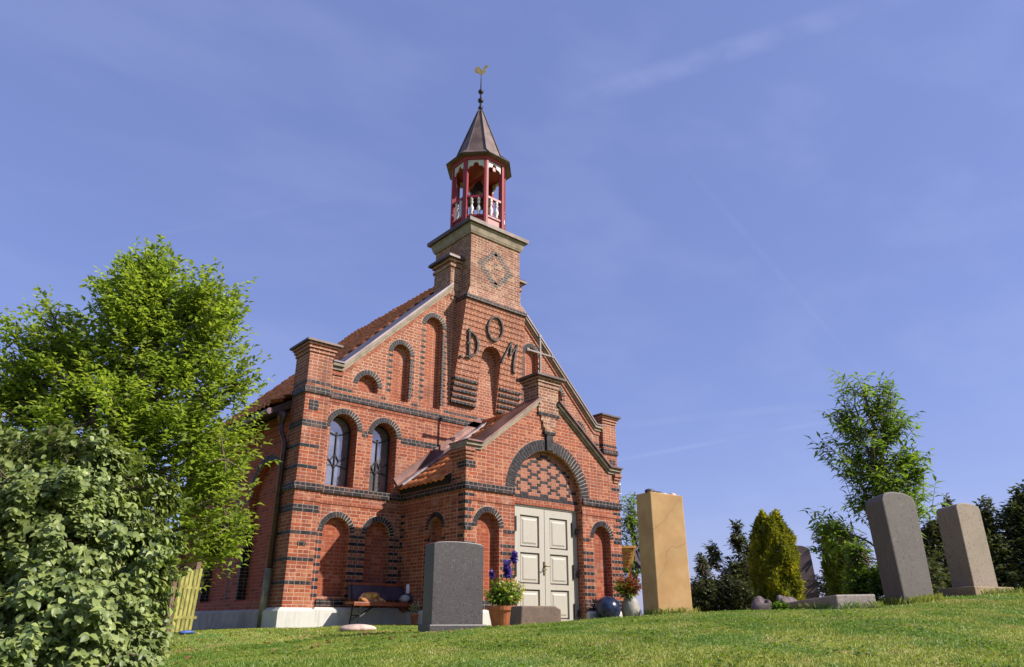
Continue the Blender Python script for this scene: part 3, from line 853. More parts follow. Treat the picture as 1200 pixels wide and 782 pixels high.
m_ = MB(); m_.lathe([(.0, 9.05), (.05, 9.05), (.10, 8.98), (.16, 8.86), (.20, 8.66), (.27, 8.50), (.31, 8.42), (.27, 8.43), (.0, 8.6)], (LC[0], LC[1], 0), 20)
m_.build('bell', M_BELL, lan, smooth=True)
m_ = MB(); m_.box(-.04, .04, LC[1] - .6, LC[1] + .6, 9.05, 9.16); m_.build('bell_beam', M_REDP, lan)
m_ = MB(); m_.hexa(octp(.70, 9.28), octp(.72, 9.36)); m_.build('lantern_ceiling', M_REDP, lan)
m_ = MB()
m_.hexa(octp(.83, 9.36), octp(.83, 9.41)); m_.hexa(octp(.83, 9.41), octp(.60, 9.62)); m_.hexa(octp(.60, 9.62), octp(.095, 11.12))
m_.hexa(octp(.095, 11.12), octp(.05, 11.25))
sr = m_.build('spire_roof', M_SPIRE, lan)
m_ = MB()
for p0, p1, p2, p3 in zip(octp(.84, 9.40), octp(.61, 9.63), octp(.10, 11.13), octp(.05, 11.25)): m_.tube([p0, p1, p2, p3], .016, 6)
for k in range(8): m_.tube([octp(.84, 9.39)[k], octp(.84, 9.39)[(k + 1) % 8]], .02, 6)
m_.build('spire_ridge_rolls', M_CAP, lan)
# weathercock
m_ = MB(); m_.tube([(0, LC[1], 11.2), (0, LC[1], 11.9), (0, LC[1], 12.45)], [.03, .02, .008], 8)
wc = m_.build('weathercock_rod', M_IRON, church)
for z, r in ((11.34, .06), (11.58, .075), (11.87, .07)):
    m_ = MB(); m_.lathe([(.01, z - r)] + [(r * math.sin(t), z - r * math.cos(t)) for t in np.linspace(.3, math.pi - .3, 8)] + [(.01, z + r)], (0, LC[1], 0), 12); m_.build('rod_ball', M_IRON, wc, smooth=True)
    if z != 11.58:
        m_ = MB()
        for q in range(4):
            a = q * math.pi / 2 + .4; m_.tube([(0, LC[1], z), (.09 * math.cos(a), LC[1] + .09 * math.sin(a), z + .02)], [.02, .004], 5)
        m_.build('rod_scroll', M_IRON, wc)
rc = [(-.03, -.12), (.06, -.10), (.11, -.03), (.12, .06), (.13, .12), (.165, .13), (.20, .155), (.16, .175), (.15, .195), (.10, .19), (.075, .13), (.055, .05), (.02, .035), (-.02, .06), (-.04, .12), (-.09, .14), (-.15, .11), (-.18, .04), (-.17, -.03), (-.12, -.08), (-.08, -.07)]
m_ = MB(); ca, sa = math.cos(-.7), math.sin(-.7)
m_.extr([rc], lambda a, b, d: (a * ca - d * sa, LC[1] + a * sa + d * ca, 12.57 + b), -.012, .012); m_.build('rooster', M_GOLD, wc)

# side walls, back wall, plinth
def YZ(a, b, d): return (W0 + d, a, b)
sarch = [(1.38, .70, -.82, .93), (3.33, .68, -.82, .93), (5.2, .62, -.82, .93)]
o_ = [(.40, -1.45), (L_CH, -1.45), (L_CH, 2.45), (.40, 2.45)]
m_ = MB(); m_.extr([o_] + [niche(*t, 22) for t in sarch], YZ, 0, .152)
side = m_.build('side_wall', M_SIDE, church)
m_ = MB(); m_.box(W0 + .15, W0 + .42, .40, L_CH - .01, -1.45, 2.44); m_.build('niche_backing', M_SIDE, side)
for t in sarch: arch(side, t[0], t[3], t[1], t[1] + .11, 36, YZ)
dk = MB()
for cy_, r, zb, zs in sarch:      # dark glazed reveals below an impost
    for sd in (-1, 1):
        a = cy_ + sd * r
        dk.box(W0 - .006, W0 + .15, min(a, a - sd * .012), max(a, a - sd * .012), zb + .02, .50)
        dk.box(W0 - .006, W0 + .02, min(a, a + sd * .07), max(a, a + sd * .07), zb + .02, .46)
dk.build('dark_reveals', M_DARK, side)
m_ = MB()
for y0, y1 in ((2.06, 2.67), (3.99, 4.60)):
    m_.box(W0 - .03, W0 + .05, y0 - .03, y1 + .03, .48, .53); m_.box(W0 - .012, W0 + .02, y0 + .2, y1 - .2, .62, .74)
m_.build('impost_blocks', M_PINKST, side)
m_ = MB(); m_.box(W0 - .02, W0 + .05, .45, L_CH, 2.05, 2.15); m_.box(W0 - .05, W0 + .05, .45, L_CH, 2.15, 2.25); m_.build('eaves_brickwork', M_SIDE, side)
m_ = MB(); m_.box(-W0 - .42, -W0, .40, L_CH, -1.45, 2.45); m_.build('side_wall', M_SIDE, church)
m_ = MB(); m_.extr([[(-4.05, -1.45), (4.05, -1.45), (4.05, 2.5), (0, 6.5), (-4.05, 2.5)]], XZ, L_CH - .4, L_CH); m_.build('rear_wall', M_SIDE, church)
m_ = MB()
m_.box(-4.24, -3.60, -.20, .50, -1.6, -1.02); m_.frus(-4.24, -3.60, -.20, .50, -1.02, -.965, .06)
m_.box(3.60, 4.24, -.20, .50, -1.6, -1.02); m_.frus(3.60, 4.24, -.20, .50, -1.02, -.965, .06)
m_.box(-3.60, 3.60, -.12, .2, -1.6, -1.0); m_.frus(-3.60, 3.60, -.12, .5, -1.0, -.955, .05)
for sgn in (-1, 1):
    a, b = (-2.03, -.87) if sgn < 0 else (.87, 2.03)
    m_.box(a, b, -2.06, -.12, -1.6, -1.04); m_.frus(a, b, -2.06, -.1, -1.04, -1.0, .045)
m_.build('plinth', M_WHITE, church)
m_ = MB(); m_.box(W0 - .07, W0 + .3, .5, L_CH + .05, -1.6, -1.03); m_.frus(W0 - .07, W0 + .3, .5, L_CH + .05, -1.03, -.98, .05)
m_.build('side_plinth', plain('grey_side_plinth', (0.30, 0.265, 0.23), .8, var=.2, scale=3), church)

# roofs of pantiles
def pantiles(mb, o, along, up, W, Ln, wt=.19, rl=.27, amp=.040, step=.05, seed=1):
    rg = np.random.default_rng(seed)
    o = np.array(o, float); along = np.array(along, float); up = np.array(up, float)
    nrm = np.cross(along, up); nrm /= np.linalg.norm(nrm)
    if nrm[2] < 0: nrm = -nrm
    nc = int(W / wt); ns = nc * 6
    nr = int(math.ceil(Ln / rl))
    t = np.linspace(0, W, ns + 1)
    prof = amp * (np.sin(t / wt * 2 * np.pi) + .35 * np.sin(t / wt * 4 * np.pi + .6))
    for k in range(nr):
        s0, s1 = k * rl, min((k + 1) * rl + .02, Ln)
        jit = rg.normal(0, .005, nc + 1)[np.minimum((t / wt).astype(int), nc)]
        lo = o + np.outer(t, along) + up * s0 + np.outer(prof + step + jit, nrm)
        hi = o + np.outer(t, along) + up * s1 + np.outer(prof + .003 + jit, nrm)
        un = o + np.outer(t, along) + up * s0 + np.outer(prof * .5 - .012, nrm)
        vv = np.concatenate([lo, hi, un]); n = ns + 1
        ff = [(i, i + 1, n + i + 1, n + i) for i in range(ns)] + [(2 * n + i, 2 * n + i + 1, i + 1, i) for i in range(ns)]
        mb.add(vv, ff)
s2 = math.sqrt(.5)
for sgn in (-1, 1):
    m_ = MB()
    zk = 6.74
    pantiles(m_, (sgn * 3.95, .95, zk - 3.95), (0, 1, 0), (-sgn * s2, 0, s2), L_CH - .90, 3.95 / s2, seed=4)
    up = np.array((-sgn * .88, 0, .475)); up /= np.linalg.norm(up)
    pantiles(m_, (sgn * 4.50, .49, zk - 3.95 - .31), (0, 1, 0), up, L_CH - .45, .64, seed=5)
    rf = m_.build('main_roof', M_TILE, church, smooth=True, recalc=False)
    m_ = MB(); m_.extr([[(sgn * 4.47, zk - 4.34), (sgn * 3.95, zk - 4.03), (0, zk - .08), (0, zk - .25), (sgn * 3.95, zk - 4.2), (sgn * 4.47, zk - 4.45)]], XZ, .5, L_CH)
    m_.build('roof_boarding', plain('dark_roof_board' + ('_a' if sgn < 0 else '_b'), (0.07, 0.04, 0.03), .8), rf)
m_ = MB(); m_.tube([(-4.52, .46, 2.32), (-4.52, L_CH, 2.32)], .06, 10); gt = m_.build('gutter', M_PIPE, church)
m_ = MB()
px_, py_ = -4.185, .44
m_.lathe([(.04, 2.10), (.09, 2.26), (.095, 2.33)], (px_ - .1, py_, 0), 12)
m_.tube([(px_ - .1, py_, 2.15), (px_ - .1, py_, 2.0), (px_, py_, 1.8), (px_, py_, -.35)], .045, 10)
dp = m_.build('downpipe', M_PIPE, church, smooth=True)
m_ = MB(); m_.tube([(px_ - .01, py_, -.35), (px_ - .04, py_, -1.35)], .06, 10); m_.build('pipe_sleeve', M_ZPIPE, dp, smooth=True)

# porch
PY = -1.98
pni = [(-1.455, .25, -.80, .33), (1.335, .21, -.80, .33)]
pni = [(-1.45, .245, -.80, .32), (1.39, .235, -.80, .32)]
po = [(-1.95, -1.45), (-.86, -1.45), (-.86, .97)] + arc(0, .97, .86, math.pi, 0, 28) + [(.86, .97), (.86, -1.45), (1.95, -1.45), (1.95, 1.62), (1.70, 1.62), (.27, 2.74), (-.27, 2.74), (-1.70, 1.62), (-1.95, 1.62)]
m_ = MB(); m_.extr([po] + [niche(*t) for t in pni], XZ, PY, PY + .14)
pw = m_.build('porch_front_wall', M_BRICK, church)
m_ = MB()
m_.box(-1.86, -.862, PY + .138, PY + .3, -1.4, .97); m_.build('niche_backing', M_NICHE, pw)
m_ = MB(); m_.box(.862, 1.86, PY + .138, PY + .3, -1.4, .97)
m_.build('niche_backing', M_NICHE, pw)
m_ = MB(); m_.extr([[(-.87, .80), (.87, .80), (.87, .97)] + arc(0, .97, .87, 0, math.pi, 28) + [(-.87, .97)]], XZ, PY + .139, PY + .3)
ty = m_.build('tympanum', brick('tympanum_brick', (0.34, 0.135, 0.085), (0.27, 0.105, 0.070), (0.40, 0.25, 0.18), 0.006, pale=.35, soot=.25), pw)
d = MB()
yt = PY + .139
d.box(-.86, .86, yt - .006, yt + .02, row(.93), row(.93) + ROW)
# diaper lozenges in dark brick
PX, HW = .50, .052
for k in range(15):
    z = row(.93) + (k + 1) * ROW; ph = k % 4
    for c_ in range(-3, 4):
        xs = [(c_ * PX, 2 * HW)] if ph == 0 else [(c_ * PX + PX / 2, 2 * HW)] if ph == 2 else [(c_ * PX - .135, HW), (c_ * PX + .135, HW)]
        for x, w_ in xs:
            if x * x + (z + ROW / 2 - .97) ** 2 < .79 ** 2: d.box(x - w_ + .004, x + w_ - .004, yt - .005, yt + .02, z + .005, z + ROW - .005)
d.build('diaper_pattern', M_VOUS, pw)
m_ = MB()
for i in range(22):
    a = -.86 + 1.72 * i / 22
    m_.box(a + .003, a + 1.72 / 22 - .003, yt - .02, yt + .03, .80, .905)
m_.build('lintel_bricks', M_REDPLAIN, pw)
arch(pw, 0, .97, .86, 1.075, 44, XZ, PY, gap=.2)
for t in pni: arch(pw, t[0], t[3], t[1], t[1] + .10, 17, XZ, PY)
m_ = MB(); m_.box(-.085, .085, PY - .05, PY + .05, 1.83, 2.16); m_.build('keystone', M_VOUS, pw, bevel=.008)
sn = (-1.13, .20, -.80, .32)
arch(pw, sn[0], sn[3], sn[1], sn[1] + .10, 16, lambda a, b, d: (-1.95 + d, a, b), 0)
arch(pw, sn[0], sn[3], sn[1], sn[1] + .10, 16, lambda a, b, d: (1.95 - d, a, b), 0)
dk = MB()
for a, b in gaps(-1.95, 1.95, [(-.87, .87)]):
    band(dk, a - (.03 if a < -1.9 else 0), b + (.03 if b > 1.9 else 0), .91, 2, PY, .035)
for a, b in gaps(-1.95, 1.95, [(-.87, .87)] + [(t[0] - t[1] - .10, t[0] + t[1] + .1) for t in pni]): band(dk, a, b, .24, 1, PY, .01)
for k in range(8):
    z = row(-.98) + (2 * k + 2) * ROW
    for a, b in ((-1.95, -1.72), (-1.17, -.862), (.862, 1.13), (1.65, 1.95)):
        dk.box(a - (.006 if a == -1.95 else 0), b + (.006 if b == 1.95 else 0), PY - .006, PY + .05, z, z + ROW)
for k in range(5):       # quoins above the niche spring
    z = row(.24) + (2 * k + 1) * ROW
    w_ = .13 if k % 2 else .19
    dk.box(-1.956, -1.95 + w_, PY - .006, PY + .19, z, z + ROW); dk.box(1.95 - w_, 1.956, PY - .006, PY + .19, z, z + ROW)
for z, w_ in ((1.28, .20), (1.46, .14)):
    dk.box(-1.956, -1.95 + w_, PY - .006, PY + .25, row(z), row(z) + 2 * ROW if z < 1.4 else row(z) + ROW); dk.box(1.95 - w_, 1.956, PY - .006, PY + .25, row(z), row(z) + ROW)
for a, b in ((-1.95, -.862), (.862, 1.95)):
    band(dk, a, b, -.99, 2, PY, .012)
# side faces
for sgn in (-1, 1):
    def X(a, b): return (a, b) if sgn < 0 else (-b, -a)
    a, b = X(-1.985, -1.90); dk.box(a, b, PY + .02, -.02, row(.91), row(.91) + 2 * ROW)
    for k in range(9):
        z = row(-.86) + 2 * k * ROW
        a, b = X(-1.956, -1.92)
        dk.box(a, b, sn[0] - sn[1] - .10, sn[0] - sn[1], z, z + ROW); dk.box(a, b, sn[0] + sn[1], sn[0] + sn[1] + .10, z, z + ROW)
        dk.box(a, b, -.10, -.004, z + ROW * (k % 2), z + ROW * (1 + k % 2))
        dk.box(a, b, PY + .05, PY + .19, z, z + ROW)
    for k in range(7):
        z = row(.24) + 2 * k * ROW; a, b = X(-1.956, -1.92)
        if z < .75: dk.box(a, b, -.13, -.004, z, z + ROW)
dk.build('dark_brick_courses', M_DARK, pw)
m_ = MB()
for a, b in gaps(-1.95, 1.95, [(-.87, .87)]): band(m_, a - .01, b + .01, .76, 1, PY, .014)
m_.box(-1.964, -1.92, PY + .02, -.02, row(.76), row(.76) + ROW)
m_.build('red_string_course', M_REDPLAIN, pw)
for sgn in (-1, 1):
    def X(a, b): return (a, b) if sgn < 0 else (-b, -a)
    o_ = [(PY + .13, -1.45), (.0, -1.45), (.0, 1.12), (PY + .13, 1.12)]
    m_ = MB(); fn = (lambda a, b, d: (-1.95 + d, a, b)) if sgn < 0 else (lambda a, b, d: (1.95 - d, a, b))
    m_.extr([o_, niche(*sn)], fn, 0, .132)
    ps = m_.build('porch_side_wall', M_BRICK, church)
    a, b = X(-1.82, -1.66); m_ = MB(); m_.box(a, b, PY + .14, -.01, -1.44, 1.1); m_.build('niche_backing', M_NICHE, ps)
    m_ = MB(); a, b = X(-1.95, -1.70); m_.box(a, b, PY + .13, PY + .42, 1.10, 1.50)
    for e, z in ((.02, 1.44), (.04, 1.50), (.06, 1.56)): m_.box(a - (e if sgn < 0 else -.1), b + (e if sgn > 0 else -.1), PY - e, PY + .42 + e, z, z + .062)
    m_.build('porch_shoulder', M_BRICK, church)
# porch coping
for sgn in (-1, 1):
    pl = [(-2.0, 1.66), (-1.66, 1.66), (-.24, 2.765)]
    if sgn > 0: pl = [(-x, z) for x, z in pl][::-1]
    m_ = MB()
    m_.ribbon(pl, .06, lambda a, b, d: (a, d, b - .02), PY - .03, PY + .40)
    m_.ribbon(pl, .06, lambda a, b, d: (a, d, b + .035), PY - .07, PY + .42)
    o = m_.build('porch_coping', M_KHAKI, church)
    m_ = MB(); m_.ribbon(pl, .03, lambda a, b, d: (a, d, b + .08), PY - .11, PY + .46); m_.build('coping_cover', M_COPPER, o)
# pedestal with cross
m_ = MB()
m_.box(-.265, .265, PY - .03, PY + .40, 2.50, 3.08)
m_.box(-.285, .285, PY - .05, PY + .42, 3.08, 3.13); m_.box(-.27, .27, PY - .035, PY + .405, 3.13, 3.17); m_.box(-.295, .295, PY - .06, PY + .43, 3.17, 3.22); m_.box(-.32, .32, PY - .085, PY + .455, 3.22, 3.27)
m_.box(-.20, .20, PY - .025, PY + .1, 2.40, 2.50); m_.box(-.16, .16, PY - .045, PY + .1, 2.27, 2.40); m_.box(-.125, .125, PY - .055, PY + .1, 2.16, 2.27)
pd = m_.build('porch_pedestal', M_BRICK2, church)
m_ = MB(); m_.box(-.275, .275, PY - .04, PY + .41, row(2.53), row(2.53) + ROW); m_.box(-.14, .14, PY - .062, PY + .1, 2.14, 2.20); m_.build('dark_brick_courses', M_DARK, pd)
m_ = MB(); m_.box(-.38, .38, PY - .145, PY + .515, 3.27, 3.315); m_.frus(-.38, .38, PY - .145, PY + .515, 3.315, 3.40, .26); m_.build('pedestal_cap', M_CAP, pd)
m_ = MB(); cyy = PY + .19
m_.box(-.018, .018, cyy - .016, cyy + .016, 3.38, 4.22); m_.box(-.34, .34, cyy - .015, cyy + .017, 3.855, 3.89)
for x, z in ((-.34, 3.873), (.34, 3.873), (0, 4.24)): m_.box(x - .032, x + .032, cyy - .025, cyy + .025, z - .03, z + .03)
m_.build('cross', plain('grey_weathered_cross', (0.20, 0.175, 0.165), .6, var=.25), church)
# porch roof + flashing
for sgn in (-1, 1):
    up = np.array((-sgn * 1.0, 0, .78)); ln = 2.07 * math.sqrt(1 + .78 ** 2); up /= np.linalg.norm(up)
    m_ = MB(); pantiles(m_, (sgn * 2.07, PY + .44, 1.13), (0, 1, 0), up, 1.53, ln, wt=.16, rl=.25, amp=.026, step=.04, seed=8)
    rf = m_.build('porch_roof', M_TILE, church, smooth=True, recalc=False)
    m_ = MB(); m_.extr([[(sgn * 2.04, 1.165), (0, 2.735), (0, 2.6), (sgn * 2.0, 1.06)]], XZ, PY + .42, -.01); m_.build('roof_boarding', M_BLACKIN, rf)
    pl = [(sgn * 2.12, 1.25), (sgn * .1, 2.80)]
    m_ = MB(); m_.ribbon(pl, .20, lambda a, b, d: (a, d, b), -.03, -.004); m_.ribbon(pl, .05, lambda a, b, d: (a, d, b - .085), -.16, -.032)
    fl = m_.build('roof_flashing', M_COPPER, church)
    m_ = MB(); m_.ribbon([(sgn * 2.1, 1.18), (sgn * .1, 2.72)], .03, lambda a, b, d: (a, d, b + .01), -.25, -.155); m_.build('lead_strip', M_LEAD, fl)
m_ = MB(); m_.tube([(0, PY + .40, 2.76), (0, -.012, 2.76)], .085, 10); m_.build('ridge_tile', M_TILE, church, smooth=True)
# door
DY = PY + .17
m_ = MB()
m_.box(-.86, -.72, DY, DY + .08, -1.4, .80); m_.box(.72, .86, DY, DY + .08, -1.4, .80); m_.box(-.72, .72, DY - .002, DY + .08, .755, .80)
m_.box(-.86, .86, DY - .025, DY + .02, .775, .81)
fr = m_.build('door_frame', M_DOOR, church)
for sgn in (-1, 1):
    x0, x1 = (-.72, -.006) if sgn < 0 else (.006, .72)
    m_ = MB(); xm0, xm1 = x0 + .125, x1 - .125
    pans = [(.06, .62), (-.56, -.03), (-1.14, -.65)]
    o_ = [(x0, -1.22), (x1, -1.22), (x1, .755), (x0, .755)]
    m_.extr([o_] + [[(xm0, a), (xm1, a), (xm1, b), (xm0, b)] for a, b in pans], XZ, DY - .02, DY + .04)
    lf = m_.build('door_leaf', M_DOOR, church, bevel=0)
    m_ = MB()
    for a, b in pans: m_.box(xm0, xm1, DY + .02, DY + .038, a, b)
    m_.build('panel_groove', M_DOORLN, lf)
    for a, b in pans:
        m_ = MB(); i = .028; q = .055
        m_.hexa([(xm0 + i, DY + .022, a + i), (xm1 - i, DY + .022, a + i), (xm1 - i, DY + .022, b - i), (xm0 + i, DY + .022, b - i)],
                [(xm0 + i, DY + .002, a + i), (xm1 - i, DY + .002, a + i), (xm1 - i, DY + .002, b - i), (xm0 + i, DY + .002, b - i)])
        m_.hexa([(xm0 + i + .03, DY + .002, a + i + .03), (xm1 - i - .03, DY + .002, a + i + .03), (xm1 - i - .03, DY + .002, b - i - .03), (xm0 + i + .03, DY + .002, b - i - .03)],
                [(xm0 + q + .03, DY - .012, a + q + .03), (xm1 - q - .03, DY - .012, a + q + .03), (xm1 - q - .03, DY - .012, b - q - .03), (xm0 + q + .03, DY - .012, b - q - .03)])
        m_.build('door_panel', M_DOOR, lf)
    for z in (.45, -.32, -1.0):
        m_ = MB(); xe = x0 if sgn < 0 else x1
        m_.box(xe - .018, xe + .018, DY - .05, DY - .012, z - .13, z + .13)
        if sgn > 0:
            m_.box(xe + .015, xe + .09, DY - .045, DY - .02, z - .025, z + .015); m_.tube([(xe + .085, DY - .05, z - .10), (xe + .085, DY - .05, z + .02)], .022, 8)
        m_.build('hinge', M_IRON, lf)
m_ = MB(); m_.box(-.045, .0, DY - .032, DY - .021, -.40, -.17); m_.tube([(-.022, DY - .03, -.25), (-.022, DY - .08, -.25), (-.022, DY - .085, -.25), (.07, DY - .085, -.245)], .012, 8)
m_.tube([(-.03, DY - .03, -.30), (-.04, DY - .07, -.30), (-.10, DY - .075, -.31)], .009, 6)
m_.build('door_handle', plain('aged_brass', (0.16, .12, .07), .4, .7), fr)
m_ = MB(); m_.box(-.95, .95, PY - .35, PY + .1, -1.5, -1.215); m_.build('door_step', M_KERB, church, bevel=.01)
m_ = MB(); m_.box(1.965, 2.06, PY + .02, PY + .13, 1.24, 1.46); m_.box(1.945, 1.97, PY + .05, PY + .10, 1.30, 1.38)
fl = m_.build('floodlight', M_LIGHT, church, bevel=.008)
m_ = MB(); m_.box(1.985, 2.04, PY + .012, PY + .02, 1.27, 1.43); m_.build('lamp_glass', M_GLASS, fl)

# ------------------------------------------------------------------ gravestones
def slab(mb, FL, FR, BL, z0, z1, arch=0.0, flare=0.0, sq_=2.0, n=14, lean=(0, 0)):
    """upright stone on a ground parallelogram; arch = rise of a cambered top"""
    FL, FR, BL = (Vector((a[0], a[1])) for a in (FL, FR, BL))
    u, w = FR - FL, BL - FL
    lp = [(0, z0), (1, z0)]
    top = [(1 - i / n) for i in range(n + 1)]
    lp += [(t, z1 - arch + arch * ((1 - abs(2 * t - 1) ** sq_) ** .5 if arch else 0)) for t in top]
    def fn(a, b, d):
        h = (b - z0)
        p = FL + u * a * (1 + flare * h) + w * d
        return (p.x + lean[0] * h, p.y + lean[1] * h, b)
    mb.extr([lp], fn, 0, 1)
def stone(name, label, FL, FR, BL, z1, mat, arch=0, lean=(0, 0), bevel=.012, base=None, n=18, sq_=2.0, flare=0.0):
    c = (FL[0], FL[1]); zg = g1(*c)
    mb = MB(); slab(mb, FL, FR, BL, zg - .12 if not base else zg + base[1] - .01, z1, arch, lean=lean, n=n, sq_=sq_, flare=flare)
    if base:
        t = thing(name, label, 'headstone', (c[0], c[1], zg))
        mb.build('stone_slab', mat, t, bevel=bevel)
        b = MB(); e = base[0]
        FLv, FRv, BLv = Vector(FL), Vector(FR), Vector(BL); u = (FRv - FLv).normalized(); w = (BLv - FLv).normalized()
        slab(b, FLv - u * e - w * e, FRv + u * e - w * e, BLv - u * e + w * e, zg - .2, zg + base[1], n=1)
        b.build('stone_base', base[2] if len(base) > 2 else mat, t, bevel=bevel)
        return t
    o = mb.build(name, mat, None, bevel=bevel, origin=(c[0], c[1], zg))
    return tag(o, label, 'headstone')
stone('headstone', 'dark grey speckled granite headstone with smooth blank front standing before the bench', (-4.975, -5.49), (-4.40, -5.585), (-4.93, -5.26), -.405, M_GRAN, arch=.03, sq_=2, base=(.03, .075), bevel=.008)
zs_ = g1(-2.8, -6.6)
mb = MB()
FLv, FRv, BLv = Vector((-2.95, -6.69)), Vector((-2.595, -6.865)), Vector((-2.76, -6.33))
BRv = FRv + BLv - FLv
mb.hexa([(FLv.x, FLv.y, zs_ - .12), (FRv.x, FRv.y, zs_ - .12), (BRv.x, BRv.y, zs_ - .12), (BLv.x, BLv.y, zs_ - .12)],
        [(FLv.x, FLv.y, .155), (FRv.x - .01, FRv.y, .12), (BRv.x - .01, BRv.y, .15), (BLv.x, BLv.y, .185)])
tag(mb.build('sandstone_stele', M_SAND, None, bevel=.008, origin=(-2.8, -6.6, zs_)), 'tall golden sandstone stele with curved dark veins and pebbles on top', 'headstone')
rgp = random.Random(4)
def rock(name, c, r, mat, seed, flat=.7, lump=.25, sub=2, nd=9, ex=3, smooth=True):
    bm = bmesh.new(); bmesh.ops.create_icosphere(bm, subdivisions=sub, radius=1)
    rg = random.Random(seed); ds = [Vector((rg.gauss(0, 1), rg.gauss(0, 1), rg.gauss(0, 1))).normalized() for _ in range(nd)]; am = [rg.uniform(-lump, lump) for _ in ds]
    m_ = MB(); vv = []
    for v in bm.verts:
        k = 1 + sum(a * max(0, v.co.dot(d)) ** ex for a, d in zip(am, ds))
        vv.append((c[0] + v.co.x * r[0] * k, c[1] + v.co.y * r[1] * k, c[2] + v.co.z * r[2] * k))
    m_.add(vv, [tuple(v.index for v in f.verts) for f in bm.faces]); bm.free()
    return m_.build(name, mat, None, smooth=smooth, origin=c)
for i, (t, w_, r, lab, mt) in enumerate(((.03, .45, .035, 'dark oval pebble on the front left corner of the sandstone stele', M_GRAN), (.40, .55, .028, 'grey brown pebble on the sandstone stele beside the dark oval one', M_GRAN2), (.60, .6, .02, 'small white pebble on top of the sandstone stele', M_WHITE), (.82, .55, .026, 'flat pinkish pebble nearest the right edge of the sandstone stele', M_PINKST))):
    p = FLv + (FRv - FLv) * t + (BLv - FLv) * w_ * .5
    tag(rock('pebble', (p.x + (.03 if i == 0 else 0), p.y, .155 + .03 * w_ * .5 - .035 * t + r * .45), (r * 1.7, r * 1.3, r * .8), mt, i), lab, 'pebble', 'pebbles on the sandstone stele')
stone('headstone', 'grey granite headstone with rounded top leaning to the left before the slender tree', (-1.40, -8.545), (-.945, -8.655), (-1.05, -8.20), .105, M_GRAN2, arch=.105, sq_=2.5, flare=.14, lean=(-.035, .02), bevel=.02)
stone('headstone', 'pale grey headstone with gently curved top on a low stone base at the right', (.255, -8.65), (.69, -8.76), (.53, -8.32), .135, M_GRAN3, arch=.06, sq_=2.3, bevel=.012, base=(.14, .095, M_RUSTB))
zk_ = g1(-2.3, -8.4)
mb = MB(); kb = [(-2.50, -8.39), (-2.08, -8.56), (-.97, -7.40), (-1.39, -7.23)]
mb.hexa([(x, y, zk_ - .15) for x, y in kb], [(x, y, z) for (x, y), z in zip(kb, (-.95, -.94, -.985, -.985))])
tag(mb.build('grave_kerb', M_KERB, None, bevel=.012, origin=(-2.50, -8.39, zk_)), 'low pinkish granite grave kerb block in the grass left of the leaning headstone', 'grave kerb')
zr = g1(-2.9, -4.8)
mb = MB()
P0, P1 = Vector((-3.19, -4.77)), Vector((-2.67, -4.96)); bk = Vector((.10, .32))
lp = [(0, zr - .1), (0, -1.01), (1.0, -1.005), (1.0, zr - .1)]
mb.extr([[(0, zr - .1), (1, zr - .1), (1, -1.04), (.86, -1.0), (.05, -1.0)]], lambda a, b, d: ((P0 + (P1 - P0) * a + bk * d).x - (.0 if b > -1.1 else .02 * d), (P0 + (P1 - P0) * a + bk * d).y, b), 0, 1)
tag(mb.build('low_gravestone', M_RUST, None, bevel=.015, origin=(-3.19, -4.77, zr)), 'low rust stained stone block in the grass in front of the beige door', 'gravestone')
FLb, FRb, BLb = (4.71, -4.04), (5.06, -4.34), (4.85, -3.9)
stone('headstone', 'dark violet weathered headstone between the two thujas in the background', FLb, FRb, BLb, .25, M_OLDST, arch=.1, lean=(-.05, .04))
fs = rock('flat_stone', (-4.56, -3.34, g1(-4.56, -3.34) + .03), (.25, .16, .055), M_PINKST, 21, lump=.15, sub=3)
tag(fs, 'flat pale pink stone lying in the grass before the bench', 'stone')
for i, (x, y, r, lab) in enumerate(((1.80, -5.05, .125, 'lumpy violet rock on the left at the foot of the golden thuja'), (1.98, -5.25, .135, 'lumpy violet rock on the right at the foot of the golden thuja'))):
    tag(rock('rock', (x, y, g1(x, y) + .10), (r * 1.05, r, r * (1.25 - .3 * i)), M_ROCK, 31 + i, lump=.5, sub=4, nd=40, ex=7, smooth=False), lab, 'rock', 'rocks at the foot of the golden thuja')
for i, (x, y) in enumerate(((-.30, -7.95), (-.16, -8.02))):
    tag(rock('grave_rock', (x, y, g1(x, y) + .03), (.09, .07, .055), M_ROCK, 41 + i, lump=.4), ('small pale rock left of the pale headstone base, farther from it', 'small pale rock touching the left end of the pale headstone base')[i], 'rock', 'small rocks by the pale headstone')

